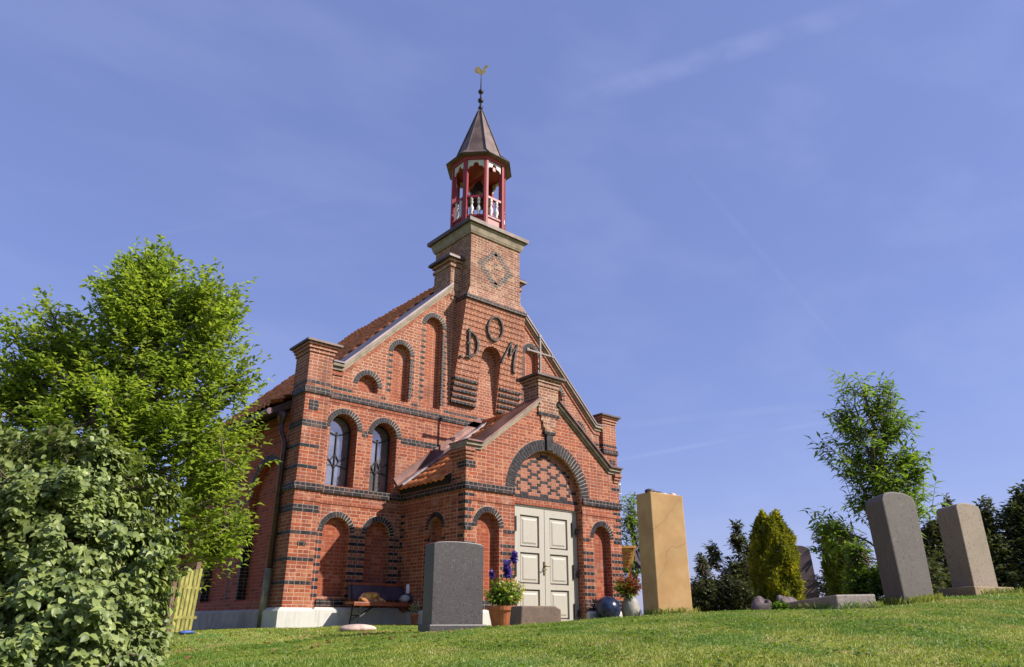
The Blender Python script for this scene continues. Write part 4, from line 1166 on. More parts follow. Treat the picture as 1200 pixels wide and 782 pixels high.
# ------------------------------------------------------------------ bench and things on it
bz = -1.25
bt = thing('bench', 'reddish wooden bench with dark backrest and black folding iron legs against the church wall', 'bench', (-2.4, -.45, bz))
m_ = MB()
for k in range(2): m_.box(-3.14, -1.66, -.62 + .165 * k, -.465 + .165 * k, -.905, -.875)
m_.box(-3.14, -1.66, -.625, -.605, -.935, -.878)
m_.build('seat', M_WOODB, bt, bevel=.006)
m_ = MB()
m_.hexa([(-3.05, -.27, -.83), (-1.70, -.27, -.83), (-1.70, -.245, -.83), (-3.05, -.245, -.83)], [(-3.05, -.235, -.60), (-1.70, -.235, -.60), (-1.70, -.21, -.60), (-3.05, -.21, -.60)])
m_.build('backrest', M_WOODV, bt)
m_ = MB(); m_.box(-3.08, -1.67, -.245, -.20, -.60, -.555); m_.build('top_rail', M_WOODB, bt, bevel=.006)
for x in (-3.0, -1.82):
    for y0, y1 in ((-.60, -.58), (-.33, -.30)):
        m_ = MB(); m_.tube([(x, y0, -.90), (x - .02, y1, bz)], .014, 6)
        if y0 > -.4: m_.tube([(x, y0, -.90), (x, -.24, -.58)], .013, 6)
        m_.build('leg', M_IRON, bt)
    m_ = MB(); sx = 1 if x < -2.4 else -1
    m_.tube([(x - .02, -.58, -1.12), (x + .36 * sx, -.50, -.90)], .008, 5); m_.tube([(x - .02, -.31, -1.16), (x + .40 * sx, -.42, -.90)], .008, 5); m_.tube([(x - .01, -.585, -1.08), (x - .01, -.31, -1.08)], .009, 5)
    m_.build('brace', M_IRON, bt)
tag(rock('cloth_bundle', (-2.78, -.47, -.815), (.19, .12, .085), M_CLOTHO, 51, lump=.55, sub=4, nd=46, ex=9), 'crumpled orange patterned cloth bundle on the left of the bench seat', 'cloth')
bag = thing('bag', 'dark and grey bag with pale strap lying on the right of the bench seat', 'bag', (-1.95, -.45, -.875))
o = rock('bag_body', (-1.93, -.43, -.795), (.14, .10, .095), M_CLOTHK, 52, lump=.35, sub=3)
def adopt(o, p): o.location = Vector(o.location) - Vector(p.location); o.parent = p
adopt(o, bag)
o = rock('bag_flap', (-2.08, -.47, -.815), (.095, .09, .06), M_CLOTHP, 53, lump=.35, sub=3); adopt(o, bag)
m_ = MB(); m_.lathe([(.0, 0), (.05, 0), (.053, .02), (.053, .15), (.045, .17), (.0, .172)], (-1.93, -.36, -.735), 14)
tag(m_.build('white_jar', M_CLOTHW, None, smooth=True, origin=(-1.93, -.36, -.73)), 'white cylindrical jar tucked upright into the bag on the bench', 'jar')

# ------------------------------------------------------------------ foliage
def quat_dirs(rg, n):
    v = rg.normal(size=(n, 3)); return v / np.linalg.norm(v, axis=1)[:, None]
def norm(a): return a / (np.linalg.norm(a, axis=-1, keepdims=True) + 1e-9)
def leaves(pos, dirs, ups, ln, wd, fold=.25, curl=0.15):
    """leaf blades: base, left, tip, right + mid point folded along the rib; (n,) sizes"""
    n = len(pos); dirs = norm(dirs); side = norm(np.cross(dirs, ups)); nr = np.cross(side, dirs)
    ln = ln[:, None]; wd = wd[:, None]
    b = pos; tip = pos + dirs * ln - nr * ln * curl
    mid = pos + dirs * ln * .5
    l = pos + dirs * ln * .42 + side * wd * .5 + nr * wd * fold
    r = pos + dirs * ln * .42 - side * wd * .5 + nr * wd * fold
    v = np.stack([b, l, tip, r, mid], 1).reshape(-1, 3)
    i = np.arange(n)[:, None] * 5
    f = np.concatenate([i + np.array([[0, 4, 1, 1]]), i + np.array([[4, 2, 1, 1]])], 0)
    f1 = np.concatenate([i + np.array([0, 3, 4]), i + np.array([3, 2, 4]), i + np.array([0, 4, 1]), i + np.array([4, 2, 1])], 0)
    return v, f1
def broad_leaves(pos, dirs, ups, ln, wd, fold=.16, curl=.3):
    """ovate leaves: rib of five stations with rounded halves, tip bending down"""
    n = len(pos); dirs = norm(dirs); side = norm(np.cross(dirs, ups)); nr = np.cross(side, dirs)
    ln = ln[:, None]; wd = wd[:, None]
    T = [(0, 0), (.16, .34), (.42, .5), (.72, .36), (1, 0)]
    cols = []
    for t, w in T:
        c = pos + dirs * ln * t - nr * ln * curl * t * t
        if w == 0: cols.append(c)
        else: cols += [c + side * wd * w + nr * wd * w * fold * 2, c, c - side * wd * w + nr * wd * w * fold * 2]
    v = np.stack(cols, 1).reshape(-1, 3)          # 0 | 1 2 3 | 4 5 6 | 7 8 9 | 10
    i = np.arange(n)[:, None] * 11
    q = [(0, 2, 1), (0, 3, 2), (1, 2, 5), (1, 5, 4), (2, 3, 6), (2, 6, 5), (4, 5, 8), (4, 8, 7), (5, 6, 9), (5, 9, 8), (7, 8, 10), (8, 9, 10)]
    return v, np.concatenate([i + np.array(t) for t in q], 0)
def twig_leaves(rg, tips, dirs, tl, nl, ln, wd, droop=.2, spread=.75, jit=.25, broad=False, face=None):
    """leaves alternately placed along twigs that end at tips"""
    n = len(tips); dirs = norm(dirs)
    t = np.linspace(0.15, 1.0, nl)
    P, D, U = [], [], []
    up = np.array([0, 0, 1.0])
    sd = norm(np.cross(dirs, up + rg.normal(0, .15, (n, 3))))
    for k in range(nl):
        base = tips - dirs * tl[:, None] * (1 - t[k])
        base = base + rg.normal(0, .02, (n, 3)) * tl[:, None]
        sg = 1 if k % 2 else -1
        if k == nl - 1: d = dirs + rg.normal(0, jit, (n, 3))
        else: d = dirs * (1 - spread * .6) + sd * sg * spread + rg.normal(0, jit, (n, 3))
        d[:, 2] -= droop
        P.append(base); D.append(d)
        U.append(np.tile(up, (n, 1)) + rg.normal(0, .35, (n, 3)) + (face if face is not None else 0))
    P, D, U = map(np.concatenate, (P, D, U))
    m = len(P)
    s = rg.uniform(.7, 1.25, m)
    return (broad_leaves if broad else leaves)(P, D, U, ln * s, wd * s * rg.uniform(.85, 1.15, m))
def crown_tips(rg, blobs, n, shell=.55, clumps=0, sig=.13):
    if clumps:
        cc_, dd_, ce_ = crown_tips(rg, blobs, clumps, shell)
        k = rg.integers(0, clumps, n); sz = rg.uniform(.5, 1.4, clumps)[k][:, None]
        return cc_[k] + rg.normal(0, sig, (n, 3)) * sz, norm(dd_[k] + rg.normal(0, .5, (n, 3))), ce_[k]
    w = np.array([b[1][0] * b[1][1] * b[1][2] for b in blobs]) ** .7; w /= w.sum()
    which = rg.choice(len(blobs), n, p=w)
    c = np.array([b[0] for b in blobs])[which]; r = np.array([b[1] for b in blobs])[which]
    d = quat_dirs(rg, n)
    rad = rg.uniform(0, 1, n) ** shell
    return c + d * r * rad[:, None], d, c
def limb_mesh(mb, p0, p1, r0, r1, rg, n=5, sag=.08):
    p0, p1 = Vector(p0), Vector(p1); L_ = (p1 - p0).length
    pts = []
    for i in range(n + 1):
        t = i / n; p = p0.lerp(p1, t)
        if 0 < i < n: p = p + Vector(rg.normal(0, L_ * .03, 3)) + Vector((0, 0, math.sin(t * math.pi) * L_ * sag))
        pts.append(p)
    mb.tube(pts, [r0 + (r1 - r0) * i / n for i in range(n + 1)], 6)
    return pts
def tree(name, label, cat, base, blobs, ntips, nl, ln, wd, tl, leafm, seed, trunk_r=.1, trunk_top=None, shell=.55, droop=.2, outw=.8, upw=.5, axis=None, group=None, twigr=.006, limbs=True, spread=.75, clumps=0, sig=.13, broad=False):
    rg = np.random.default_rng(seed)
    base = (base[0], base[1], g1(base[0], base[1]) - .03)
    t = thing(name, label, cat, base, group)
    tips, d, c = crown_tips(rg, blobs, ntips, shell, clumps, sig)
    ax = np.array(axis if axis is not None else [base[0], base[1], 0.0])
    outv = tips - np.array([ax[0], ax[1], 0]); outv[:, 2] = 0; outv = norm(outv)
    dirs = norm(outv * outw + d * .5 + np.array([0, 0, upw]) + rg.normal(0, .25, (ntips, 3)))
    tls = tl * rg.uniform(.6, 1.3, ntips)
    v, f = twig_leaves(rg, tips, dirs, tls, nl, ln, wd, droop, spread, broad=broad, face=outv * .8 if broad else None)
    npmesh('crown', v, f, leafm, t, origin=base, smooth=broad)
    mb = MB()
    tp = trunk_top or (ax[0], ax[1], max(b[0][2] for b in blobs) - .2)
    tr_pts = limb_mesh(mb, base, tp, trunk_r, trunk_r * .35, rg, 6, 0)
    if limbs:
        for (bc, br) in blobs:
            k = min(len(tr_pts) - 2, max(1, int(len(tr_pts) * (bc[2] - base[2]) / (tp[2] - base[2] + 1e-6) * .55)))
            limb_mesh(mb, tr_pts[k], bc, trunk_r * .42, trunk_r * .12, rg)
            for _ in range(4):
                e = np.array(bc) + quat_dirs(rg, 1)[0] * np.array(br) * .8
                limb_mesh(mb, bc, tuple(e), trunk_r * .14, twigr, rg, 3)
    sel = rg.choice(ntips, min(ntips, 900), replace=False)
    for i in sel:
        a = tips[i] - dirs[i] * tls[i] * 1.4
        mb.tube([tuple(a), tuple(tips[i])], [twigr, twigr * .4], 3, caps=False)
    mb.build('trunk', M_BARK, t, origin=base, smooth=True)
    return t
def at(r, fw, z):      # stand-off in the ground plan of the churchyard: metres right of and ahead of the viewpoint, used to lay out planting
    p = CAM[:2] + FWD * fw + RGT * r; return (p[0], p[1], z)

# left tree
bl = [((-7.0, -.55, 3.1), (.80, .80, 1.05)), ((-6.5, -1.05, 3.25), (.42, .42, .62)), ((-6.25, -1.4, 2.9), (.32, .32, .5)), ((-7.35, -.3, 3.4), (.4, .4, .6)), ((-8.2, .65, 3.15), (.18, .18, .4)), ((-8.35, .5, 2.1), (.4, .4, .7)), ((-8.0, .45, 3.0), (.3, .3, .5)), ((-7.75, .1, 2.3), (.75, .75, 1.0)), ((-6.25, -1.2, 2.6), (.62, .62, 1.05)), ((-6.9, -.7, 1.5), (1.25, 1.2, 1.0)), ((-6.1, -1.35, 1.2), (.7, .7, .8)),
      ((-8.3, .55, 1.7), (.75, .75, .95)), ((-6.0, -1.65, .35), (.50, .5, .65)), ((-5.72, -1.72, .0), (.28, .28, .45)), ((-6.0, -1.95, .85), (.36, .36, .45)), ((-7.3, -.4, .4), (1.3, 1.0, .9)), ((-7.2, -.4, 3.75), (.36, .36, .5)), ((-6.85, -.7, 3.85), (.36, .36, .45)), ((-5.85, -1.55, 2.05), (.34, .34, .5)), ((-8.05, .3, 2.95), (.22, .22, .45)), ((-8.45, .6, 2.7), (.25, .25, .4))]
tree('broadleaf_tree', 'tall bright green broadleaf tree left of the church, above the broad-leaved bush', 'tree', (-6.95, -.6), bl, 6000, 8, .105, .052, .34, M_LEAF_ASH, 11, clumps=400, sig=.14, trunk_r=.13, shell=.42, droop=.15, upw=.7)
# foreground bush
bl = [((-8.2, -4.95, -.55), (.55, .5, .62)), ((-8.75, -4.6, -.5), (.5, .5, .72)), ((-7.72, -5.0, -.75), (.40, .40, .42)), ((-7.9, -4.6, -.2), (.36, .36, .36)), ((-8.05, -5.5, -1.15), (.42, .4, .35)), ((-8.6, -5.2, -1.1), (.6, .5, .4)),
      ((-8.0, -4.75, .12), (.16, .16, .22)), ((-8.65, -4.35, .12), (.22, .2, .26)), ((-7.66, -4.85, -.12), (.15, .15, .20)), ((-8.3, -4.6, .15), (.14, .14, .18)), ((-7.75, -5.25, -1.15), (.26, .26, .28)), ((-7.5, -4.9, -.55), (.18, .18, .2)), ((-8.95, -4.5, .1), (.2, .2, .3)), ((-7.42, -4.75, -.25), (.15, .15, .22)), ((-7.38, -4.95, -.85), (.14, .14, .3)), ((-7.75, -4.5, .2), (.16, .14, .16)), ((-8.4, -4.5, .3), (.14, .14, .14)), ((-7.9, -5.6, -1.42), (.42, .36, .26)), ((-8.45, -5.75, -1.5), (.4, .35, .3)), ((-7.62, -5.45, -1.38), (.2, .2, .2))]
tree('broad_leaved_bush', 'large dull green broad-leaved bush filling the left foreground in front of the tree', 'bush', (-8.1, -4.7), bl, 7000, 6, .058, .045, .15, M_LEAF_BUSH, 12, clumps=300, sig=.055, broad=True, trunk_r=.04, shell=.3, droop=.55, upw=.25, spread=.8)
# slender tree on the right
bl = [((2.1, -7.1, 1.05), (.48, .48, .75)), ((1.85, -6.85, 1.75), (.22, .22, .7)), ((2.35, -7.3, 1.75), (.25, .25, .55)), ((2.55, -7.45, 1.15), (.28, .28, .40)), ((1.65, -6.7, 1.25), (.25, .25, .4)), ((2.35, -7.3, .60), (.32, .32, .32)), ((2.0, -7.0, .45), (.26, .26, .32)), ((1.95, -6.95, 2.38), (.10, .10, .3)), ((2.42, -7.37, 2.22), (.12, .12, .3)), ((2.15, -7.12, 2.3), (.08, .08, .25)), ((1.5, -6.55, .15), (.25, .25, .2))]
tree('slender_tree', 'slender young tree with narrow drooping leaves behind the leaning headstone', 'tree', (2.1, -7.1), bl, 600, 9, .145, .040, .34, M_LEAF_WIL, 13, clumps=120, sig=.10, trunk_r=.045, shell=.6, droop=.45, upw=.9)
# thujas
def thuja(label, base, h, r, mat, seed, n=5200):
    rg = np.random.default_rng(seed); zb = g1(*base)
    t = thing('thuja', label, 'conifer', (base[0], base[1], zb), 'columnar thujas')
    hh = rg.uniform(0, 1, n) ** .9
    a = rg.uniform(0, 2 * np.pi, n)
    hh = np.where(hh > .8, hh * (1 + .09 * np.maximum(0, np.sin(a * 4 + seed)) ** 3), hh)
    hc = np.minimum(hh, 1.0)
    rr = r * np.where(hh < .25, .85 + .6 * hh, np.where(hh < .55, 1.0, 1 - .55 * (np.maximum(hc - .55, 0) / .45) ** 1.8))
    lob = 1 + .12 * np.sin(a * 5 + hh * 9) + .08 * np.sin(a * 9 - hh * 17)
    k = rg.uniform(.55, 1.0, n) ** .5 * lob
    p = np.stack([base[0] + rr * k * np.cos(a), base[1] + rr * k * np.sin(a), zb + h * hh * .93 + .04], 1)
    d = np.stack([np.cos(a) * .55, np.sin(a) * .55, np.full(n, .9)], 1) + rg.normal(0, .3, (n, 3))
    v, f = twig_leaves(rg, p, norm(d), np.full(n, .09), 4, .075, .034, -.1, .55, .3)
    npmesh('crown', v, f, mat, t, origin=(base[0], base[1], zb))
    mb = MB(); mb.tube([(base[0], base[1], zb - .1), (base[0], base[1], zb + h * .9)], [.06, .015], 7); mb.build('trunk', M_BARK, t, origin=(base[0], base[1], zb))
thuja('golden yellow columnar thuja behind the violet rocks', (3.05, -4.6), 1.72, .40, M_LEAF_GD, 21)
thuja('greener columnar thuja partly hidden by the lime green shrub', (2.95, -5.85), 1.30, .24, M_LEAF_GN, 22, 3600)
def shrub(name, label, c, rad, n, ln, wd, mat, seed, nl=6, tl=.2, group=None, cat='shrub', droop=.25, upw=.6, extra=()):
    zb = g1(c[0], c[1])
    bl = [((c[0], c[1], zb + rad[2] * .95), rad)] + [((c[0] + e[0], c[1] + e[1], zb + e[2]), e[3]) for e in extra]
    return tree(name, label, cat, (c[0], c[1]), bl, n, nl, ln, wd, tl, mat, seed, trunk_r=.03, shell=.4, droop=droop, upw=upw, group=group, limbs=True)
G = 'dark shrubs behind the graves'
shrub('dark_shrub', 'low dark dense shrub directly right of the sandstone stele', (3.35, -2.9), (.45, .40, .40), 1000, .08, .04, M_LEAF_DK, 31, group=G, extra=((-.05, .05, .95, (.12, .12, .22)),))
shrub('dark_shrub', 'dark rounded shrub touching the left side of the golden thuja', (3.75, -3.35), (.55, .5, .40), 1200, .07, .03, M_LEAF_DK, 32, group=G)
shrub('dark_shrub', 'tall loose dark shrub with sky gaps left of the golden thuja', (4.05, -3.25), (.48, .48, .60), 800, .11, .05, M_LEAF_DK, 33, group=G, extra=((-.05, -.05, 1.45, (.16, .16, .36)), (-.4, .35, 1.15, (.14, .14, .28)), (.3, -.25, 1.15, (.25, .25, .4))))
shrub('dark_shrub', 'wispy dark shrub rising behind the violet headstone', (5.5, -4.5), (.55, .55, .55), 620, .11, .045, M_LEAF_DK, 34, group=G, extra=((0, 0, 1.4, (.38, .38, .42)), (.3, -.3, 1.2, (.3, .3, .4))))
shrub('lime_shrub', 'lime green leafy shrub left of the leaning headstone', (.30, -7.40), (.27, .27, .26), 620, .075, .036, M_LEAF_LM, 35, extra=((.0, .05, .62, (.16, .16, .16)), (.12, -.22, .30, (.18, .18, .22))))
shrub('lime_shrub', 'small lime green weed between the leaning headstone and the pale one', (.05, -8.0), (.10, .10, .08), 90, .06, .03, M_LEAF_LM, 36, tl=.12)
shrub('weed_clump', 'small leafy weed clump in the grass at the left end of the grave kerb', (-2.05, -7.55), (.10, .08, .045), 110, .05, .028, M_LEAF_LM, 37, tl=.09, cat='weed')
shrub('dark_shrub', 'dark purplish hedge shrub at the right edge of the photo, nearest its frame', (6.0, -7.85), (.55, .55, .75), 1500, .11, .06, M_LEAF_DK, 38, group=G, extra=((.05, -.05, 1.7, (.26, .26, .40)), (-.15, .15, 1.35, (.30, .30, .40)), (.3, -.4, 1.2, (.4, .4, .6))))
shrub('dark_shrub', 'dark hedge shrub rising just right of the pale headstone', (5.5, -7.3), (.50, .50, .70), 1200, .10, .05, M_LEAF_DK, 39, group=G, extra=((.05, -.1, 1.5, (.16, .16, .38)), (-.25, .25, 1.3, (.22, .22, .35))))
shrub('dark_shrub', 'dark hedge shrub rising directly behind the pale headstone', (5.05, -6.95), (.50, .50, .60), 900, .10, .05, M_LEAF_DK, 42, group=G, extra=((.0, -.02, 1.6, (.12, .12, .30)), (-.1, .1, 1.2, (.25, .25, .35))))
shrub('dark_shrub', 'dark hedge shrub seen between the two right-hand headstones', (4.55, -6.6), (.50, .50, .60), 1000, .10, .05, M_LEAF_DK, 40, group=G, extra=((.15, -.15, 1.15, (.25, .25, .35)),))
shrub('dark_shrub', 'dark shrub half hidden behind the leaning headstone and slender tree', (3.7, -6.7), (.45, .45, .45), 500, .10, .05, M_LEAF_DK, 41, group=G)
shrub('dark_shrub', 'dark green shrub in the shade behind the picket gate, under the tree', (-6.35, -.45), (.65, .5, .55), 1300, .09, .05, M_LEAF_DK, 43, extra=((-.6, .3, .4, (.5, .5, .6)),))
bl = [((6.2, 1.3, 1.45), (.45, .45, .85)), ((6.0, 1.5, .3), (.6, .6, .8)), ((6.5, 1.0, .7), (.4, .4, .7))]
tree('airy_tree', 'airy pale green tree seen just right of the porch wall', 'tree', (6.2, 1.3), bl, 420, 7, .12, .05, .3, M_LEAF_WIL, 14, trunk_r=.07)

# ------------------------------------------------------------------ pots by the door
zp = g1(-1.86, -2.88)
fp = thing('flowerpot', 'terracotta flowerpot with yellow flowers and tall blue blooms left of the door', 'flowerpot', (-1.86, -2.88, zp))
m_ = MB(); m_.lathe([(.0, .0), (.165, 0), (.225, .25), (.245, .25), (.25, .31), (.225, .31), (.215, .27), (0, .265)], (-1.86, -2.88, zp - .01), 28); m_.build('pot', M_TERRA, fp, smooth=False, origin=(-1.86, -2.88, zp))
rg = np.random.default_rng(9)
def blob_leaves(name, parent, c, r, n, ln, wd, mat, nl=5, tl=.14, seed=1, droop=.2):
    rg = np.random.default_rng(seed)
    tips, d, _ = crown_tips(rg, [(c, r)], n, .4)
    v, f = twig_leaves(rg, tips, norm(d + np.array([0, 0, .5])), np.full(n, tl), nl, ln, wd, droop)
    return npmesh(name, v, f, mat, parent, origin=tuple(parent.location / S))
blob_leaves('foliage', fp, (-1.88, -2.9, zp + .47), (.30, .26, .20), 220, .08, .04, M_LEAF_LM, seed=2)
blob_leaves('yellow_blooms', fp, (-1.80, -2.98, zp + .50), (.27, .2, .17), 55, .045, .04, M_YEL, nl=4, tl=.04, seed=3)
blob_leaves('white_blooms', fp, (-1.66, -2.98, zp + .47), (.16, .15, .18), 32, .045, .04, M_PALEF, nl=4, tl=.04, seed=4)
for i, (dx, dz, s_) in enumerate(((.02, .84, 1.0), (.16, 1.04, .75), (-.28, .76, .35))):
    blob_leaves('blue_bloom', fp, (-1.84 + dx, -2.92, zp + dz - .02), (.055 * s_, .055 * s_, .13 * s_), int(70 * s_), .05, .045, M_BLU, nl=3, tl=.03, seed=5 + i)
    m_ = MB(); m_.tube([(-1.86 + dx * .4, -2.9, zp + .3), (-1.84 + dx, -2.92, zp + dz - .05)], .007, 5); m_.build('stem', M_LEAF_GN, fp, origin=(-1.86, -2.88, zp))
z_ = g1(-3.0, -2.3)
sp_ = thing('potted_plant', 'small potted plant with pale flowers on the ground beside the bench and granite headstone', 'potted plant', (-2.0, -.75, g1(-2.0, -.75)))
q = tuple(sp_.location / S)
m_ = MB(); m_.lathe([(0, 0), (.075, 0), (.10, .14), (.115, .14), (.115, .17), (0, .165)], q, 18); m_.build('pot', M_TERRA, sp_, origin=q)
blob_leaves('foliage', sp_, (q[0], q[1], q[2] + .26), (.14, .12, .09), 70, .05, .03, M_PALEF, nl=4, tl=.07, seed=12)
# blue ball lantern with holes
bx, by = 1.11, -2.30; zb_ = g1(bx, by); rB = .228
m_ = MB(); m_.lathe([(.02, -.98 * rB)] + [(rB * math.sin(t), -rB * math.cos(t)) for t in np.linspace(.25, math.pi - .2, 16)] + [(.02, .985 * rB)], (bx, by, zb_ + rB * .93), 28)
bb = m_.build('ceramic_ball', M_BLUEG, None, smooth=True, origin=(bx, by, zb_))
tag(bb, 'dark blue glazed ceramic ball with small round holes beside the door', 'garden ornament')
m_ = MB()
for ph, th in ((-2.6, .3), (-1.9, .6), (-2.25, -.1), (-1.75, -.2), (-2.75, -.25), (-1.4, .2), (-2.1, 1.0), (-2.4, -.5)):
    dv = Vector((math.cos(ph) * math.cos(th), math.sin(ph) * math.cos(th), math.sin(th))); p = Vector((bx, by, zb_ + rB * .93)) + dv * (rB - .01)
    m_.tube([p, p + dv * .014], .018, 8)
m_.build('hole_disc', M_BLACKIN, bb)  # raised black discs paint the shade inside each hole; nothing is cut
def vase(label, x, y, sc, mat, flowers=None):
    z = g1(x, y)
    t = thing('vase', label, 'vase', (x, y, z), 'pale vases beside the blue ball')
    pr = [(.0, 0), (.10, 0), (.155, .09), (.175, .20), (.15, .33), (.10, .41), (.085, .45), (.10, .47), (.08, .47), (0, .43)]
    m_ = MB(); m_.lathe([(r * sc, h * sc) for r, h in pr], (x, y, z - .01), 22); m_.build('vase_body', mat, t, smooth=True, origin=(x, y, z))
    if flowers:
        blob_leaves('red_foliage', t, (x, y, z + .62), (.30, .26, .18), 190, .085, .03, M_REDF, nl=5, tl=.13, seed=14)
        blob_leaves('green_foliage', t, (x - .1, y, z + .56), (.30, .25, .15), 90, .07, .03, M_LEAF_LM, nl=5, tl=.13, seed=15)
vase('pale egg-shaped vase with dark red foliage right of the blue ball', 1.60, -2.42, 1.0, M_PALEG, True)
vase('small empty pale vase half hidden behind the sandstone stele', 1.80, -2.72, .62, M_PALEG)
# wooden slatted canopy with cloth, behind the porch
X0, Y0w = 2.95, -1.18
zb_ = g1(X0, Y0w)
ws = thing('wooden_canopy', 'honey coloured slatted wooden canopy on a slanting post behind the porch corner', 'wooden canopy', (X0, Y0w, zb_))
u = Vector((RGT[0], RGT[1])); f_ = Vector((FWD[0], FWD[1]))
def WP(a, b, d): return (X0 + u.x * a + f_.x * d, Y0w + u.y * a + f_.y * d, b)
m_ = MB()
for k in range(6): m_.ribbon([(-.34 + .03 * k, -.06 + .066 * k), (.10 + .012 * k, -.10 + .066 * k + .02)], .058, WP, -.02 - .05 * k, .02 - .05 * k)
m_.build('slatted_panel', M_WOODY, ws, origin=(X0, Y0w, zb_))
m_ = MB(); m_.ribbon([(-.12, zb_ - .05), (.04, -.2), (.19, .31)], .05, WP, -.34, -.28); m_.ribbon([(-.40, .27), (.20, .29)], .045, WP, -.35, -.27); m_.build('post', M_WOODY, ws, origin=(X0, Y0w, zb_))
m_ = MB(); m_.ribbon([(.17, .24), (.22, .05), (.34, -.09), (.44, -.10)], [.04, .12, .16, .10], lambda a, b, d: WP(a, b, d + .06 * math.sin(a * 20)), -.38, -.36)
cl_ = m_.build('hanging_cloth', M_CLOTHW, None, origin=(X0 + .2, Y0w, 0)); tag(cl_, 'white cloth with dark stripe hanging from the wooden canopy', 'cloth')
m_ = MB(); m_.ribbon([(.185, .20), (.25, .02), (.36, -.07)], .035, lambda a, b, d: WP(a, b, d + .06 * math.sin(a * 20)), -.386, -.355); m_.ribbon([(.13, .0), (.20, -.10), (.29, -.16)], [.03, .07, .04], WP, -.38, -.36)
m_.build('dark_stripe', M_CLOTHK, cl_, origin=(X0 + .2, Y0w, 0))

# ------------------------------------------------------------------ leaning gate on the left
zg_ = g1(-6.25, -2.1)
gt_ = thing('picket_gate', 'yellow green weathered picket gate standing open at the edge of the bush', 'gate', (-6.25, -2.1, zg_))
a_, b_2 = Vector((-6.46, -2.37)), Vector((-6.07, -1.93))
slope = Vector((.035, .03))
for k in range(5):
    p = a_.lerp(b_2, (k + .1) / 5); q = a_.lerp(b_2, (k + .72) / 5); zz = g1(p.x, p.y)
    nrm_ = Vector((.02, -.018))
    h = .70 + .012 * k
    m_ = MB()
    m_.hexa([(p.x, p.y, zz + .03), (q.x, q.y, zz + .03), (q.x - nrm_.x, q.y - nrm_.y, zz + .03), (p.x - nrm_.x, p.y - nrm_.y, zz + .03)],
            [(p.x + slope.x, p.y + slope.y, zz + h), (q.x + slope.x, q.y + slope.y, zz + h), (q.x - nrm_.x + slope.x, q.y - nrm_.y + slope.y, zz + h), (p.x - nrm_.x + slope.x, p.y - nrm_.y + slope.y, zz + h)])
    m_.build('picket', M_FENCE, gt_, origin=(-6.25, -2.1, zg_))
m_ = MB()
for z in (.18, .52): m_.tube([(a_.x + .03, a_.y + .05, zg_ + z), (b_2.x + .03, b_2.y + .05, zg_ + z)], .022, 4)
m_.build('gate_rail', M_FENCE, gt_, origin=(-6.25, -2.1, zg_))
m_ = MB(); m_.box(-6.12, -6.06, -1.86, -1.80, g1(-6, -1.8) - .1, -.47); tag(m_.build('gate_post', M_POST, None, bevel=.008, origin=(-6, -1.8, g1(-6, -1.8))), 'grey brown square post behind the right end of the picket gate, rising above its pickets', 'post')
m_ = MB(); m_.box(-6.53, -6.485, -2.40, -2.355, g1(-6.5, -2.38) - .1, -.72); tag(m_.build('gate_post', M_POST, None, bevel=.004, origin=(-6.5, -2.38, g1(-6.5, -2.38))), 'shorter square post at the left edge of the picket gate by the bush', 'post')
tag(rock('blue_sack', (-6.26, -2.36, g1(-6.26, -2.36) + .02), (.10, .06, .03), M_BLUEPL, 61, lump=.4), 'crumpled blue plastic lying at the foot of the picket gate', 'plastic sheet')

# ------------------------------------------------------------------ grass
rg = np.random.default_rng(77)
def grass(n, fw0, fw1, h, w, powr):
    fw = fw0 + (fw1 - fw0) * rg.uniform(0, 1, n) ** powr
    r = rg.uniform(-.72, .72, n) * fw
    x = CAM[0] + FWD[0] * fw + RGT[0] * r; y = CAM[1] + FWD[1] * fw + RGT[1] * r
    ok = ~((x > -4.2) & (y > -.15)) & ~((np.abs(x) < 1.95) & (y > -2.0))
    x, y = x[ok], y[ok]; m = len(x)
    z = gz(x, y) - .004
    clump = .75 + .5 * (np.sin(x * 3.1 + y * 1.7) * np.sin(y * 2.3 - x * .9) * .5 + .5)
    hh = h * rg.uniform(.5, 1.25, m) * clump; ww = w * rg.uniform(.7, 1.4, m)
    a = rg.uniform(0, 2 * np.pi, m); ln = rg.uniform(.1, .75, m) * hh
    dx, dy = np.cos(a), np.sin(a); b = rg.uniform(0, 2 * np.pi, m); lx, ly = np.cos(b) * ln, np.sin(b) * ln
    p0 = np.stack([x - dx * ww, y - dy * ww, z], 1); p1 = np.stack([x + dx * ww, y + dy * ww, z], 1)
    p2 = np.stack([x + lx * .4 + dx * ww * .7, y + ly * .4 + dy * ww * .7, z + hh * .62], 1); p3 = np.stack([x + lx * .4 - dx * ww * .7, y + ly * .4 - dy * ww * .7, z + hh * .62], 1)
    p4 = np.stack([x + lx, y + ly, z + hh], 1)
    v = np.stack([p0, p1, p2, p3, p4], 1).reshape(-1, 3)
    i = np.arange(m)[:, None] * 5
    f = np.concatenate([i + np.array([0, 1, 2]), i + np.array([0, 2, 3]), i + np.array([3, 2, 4])], 0)
    return v, f
va_, fa_ = grass(330000, 3.0, 7.5, .017, .0023, .8)
vb_, fb_ = grass(130000, 7.0, 13.5, .022, .0038, .9)
go = npmesh('grass', np.concatenate([va_, vb_]), np.concatenate([fa_, fb_ + len(va_)]), M_GRASS)
go['kind'] = 'stuff'

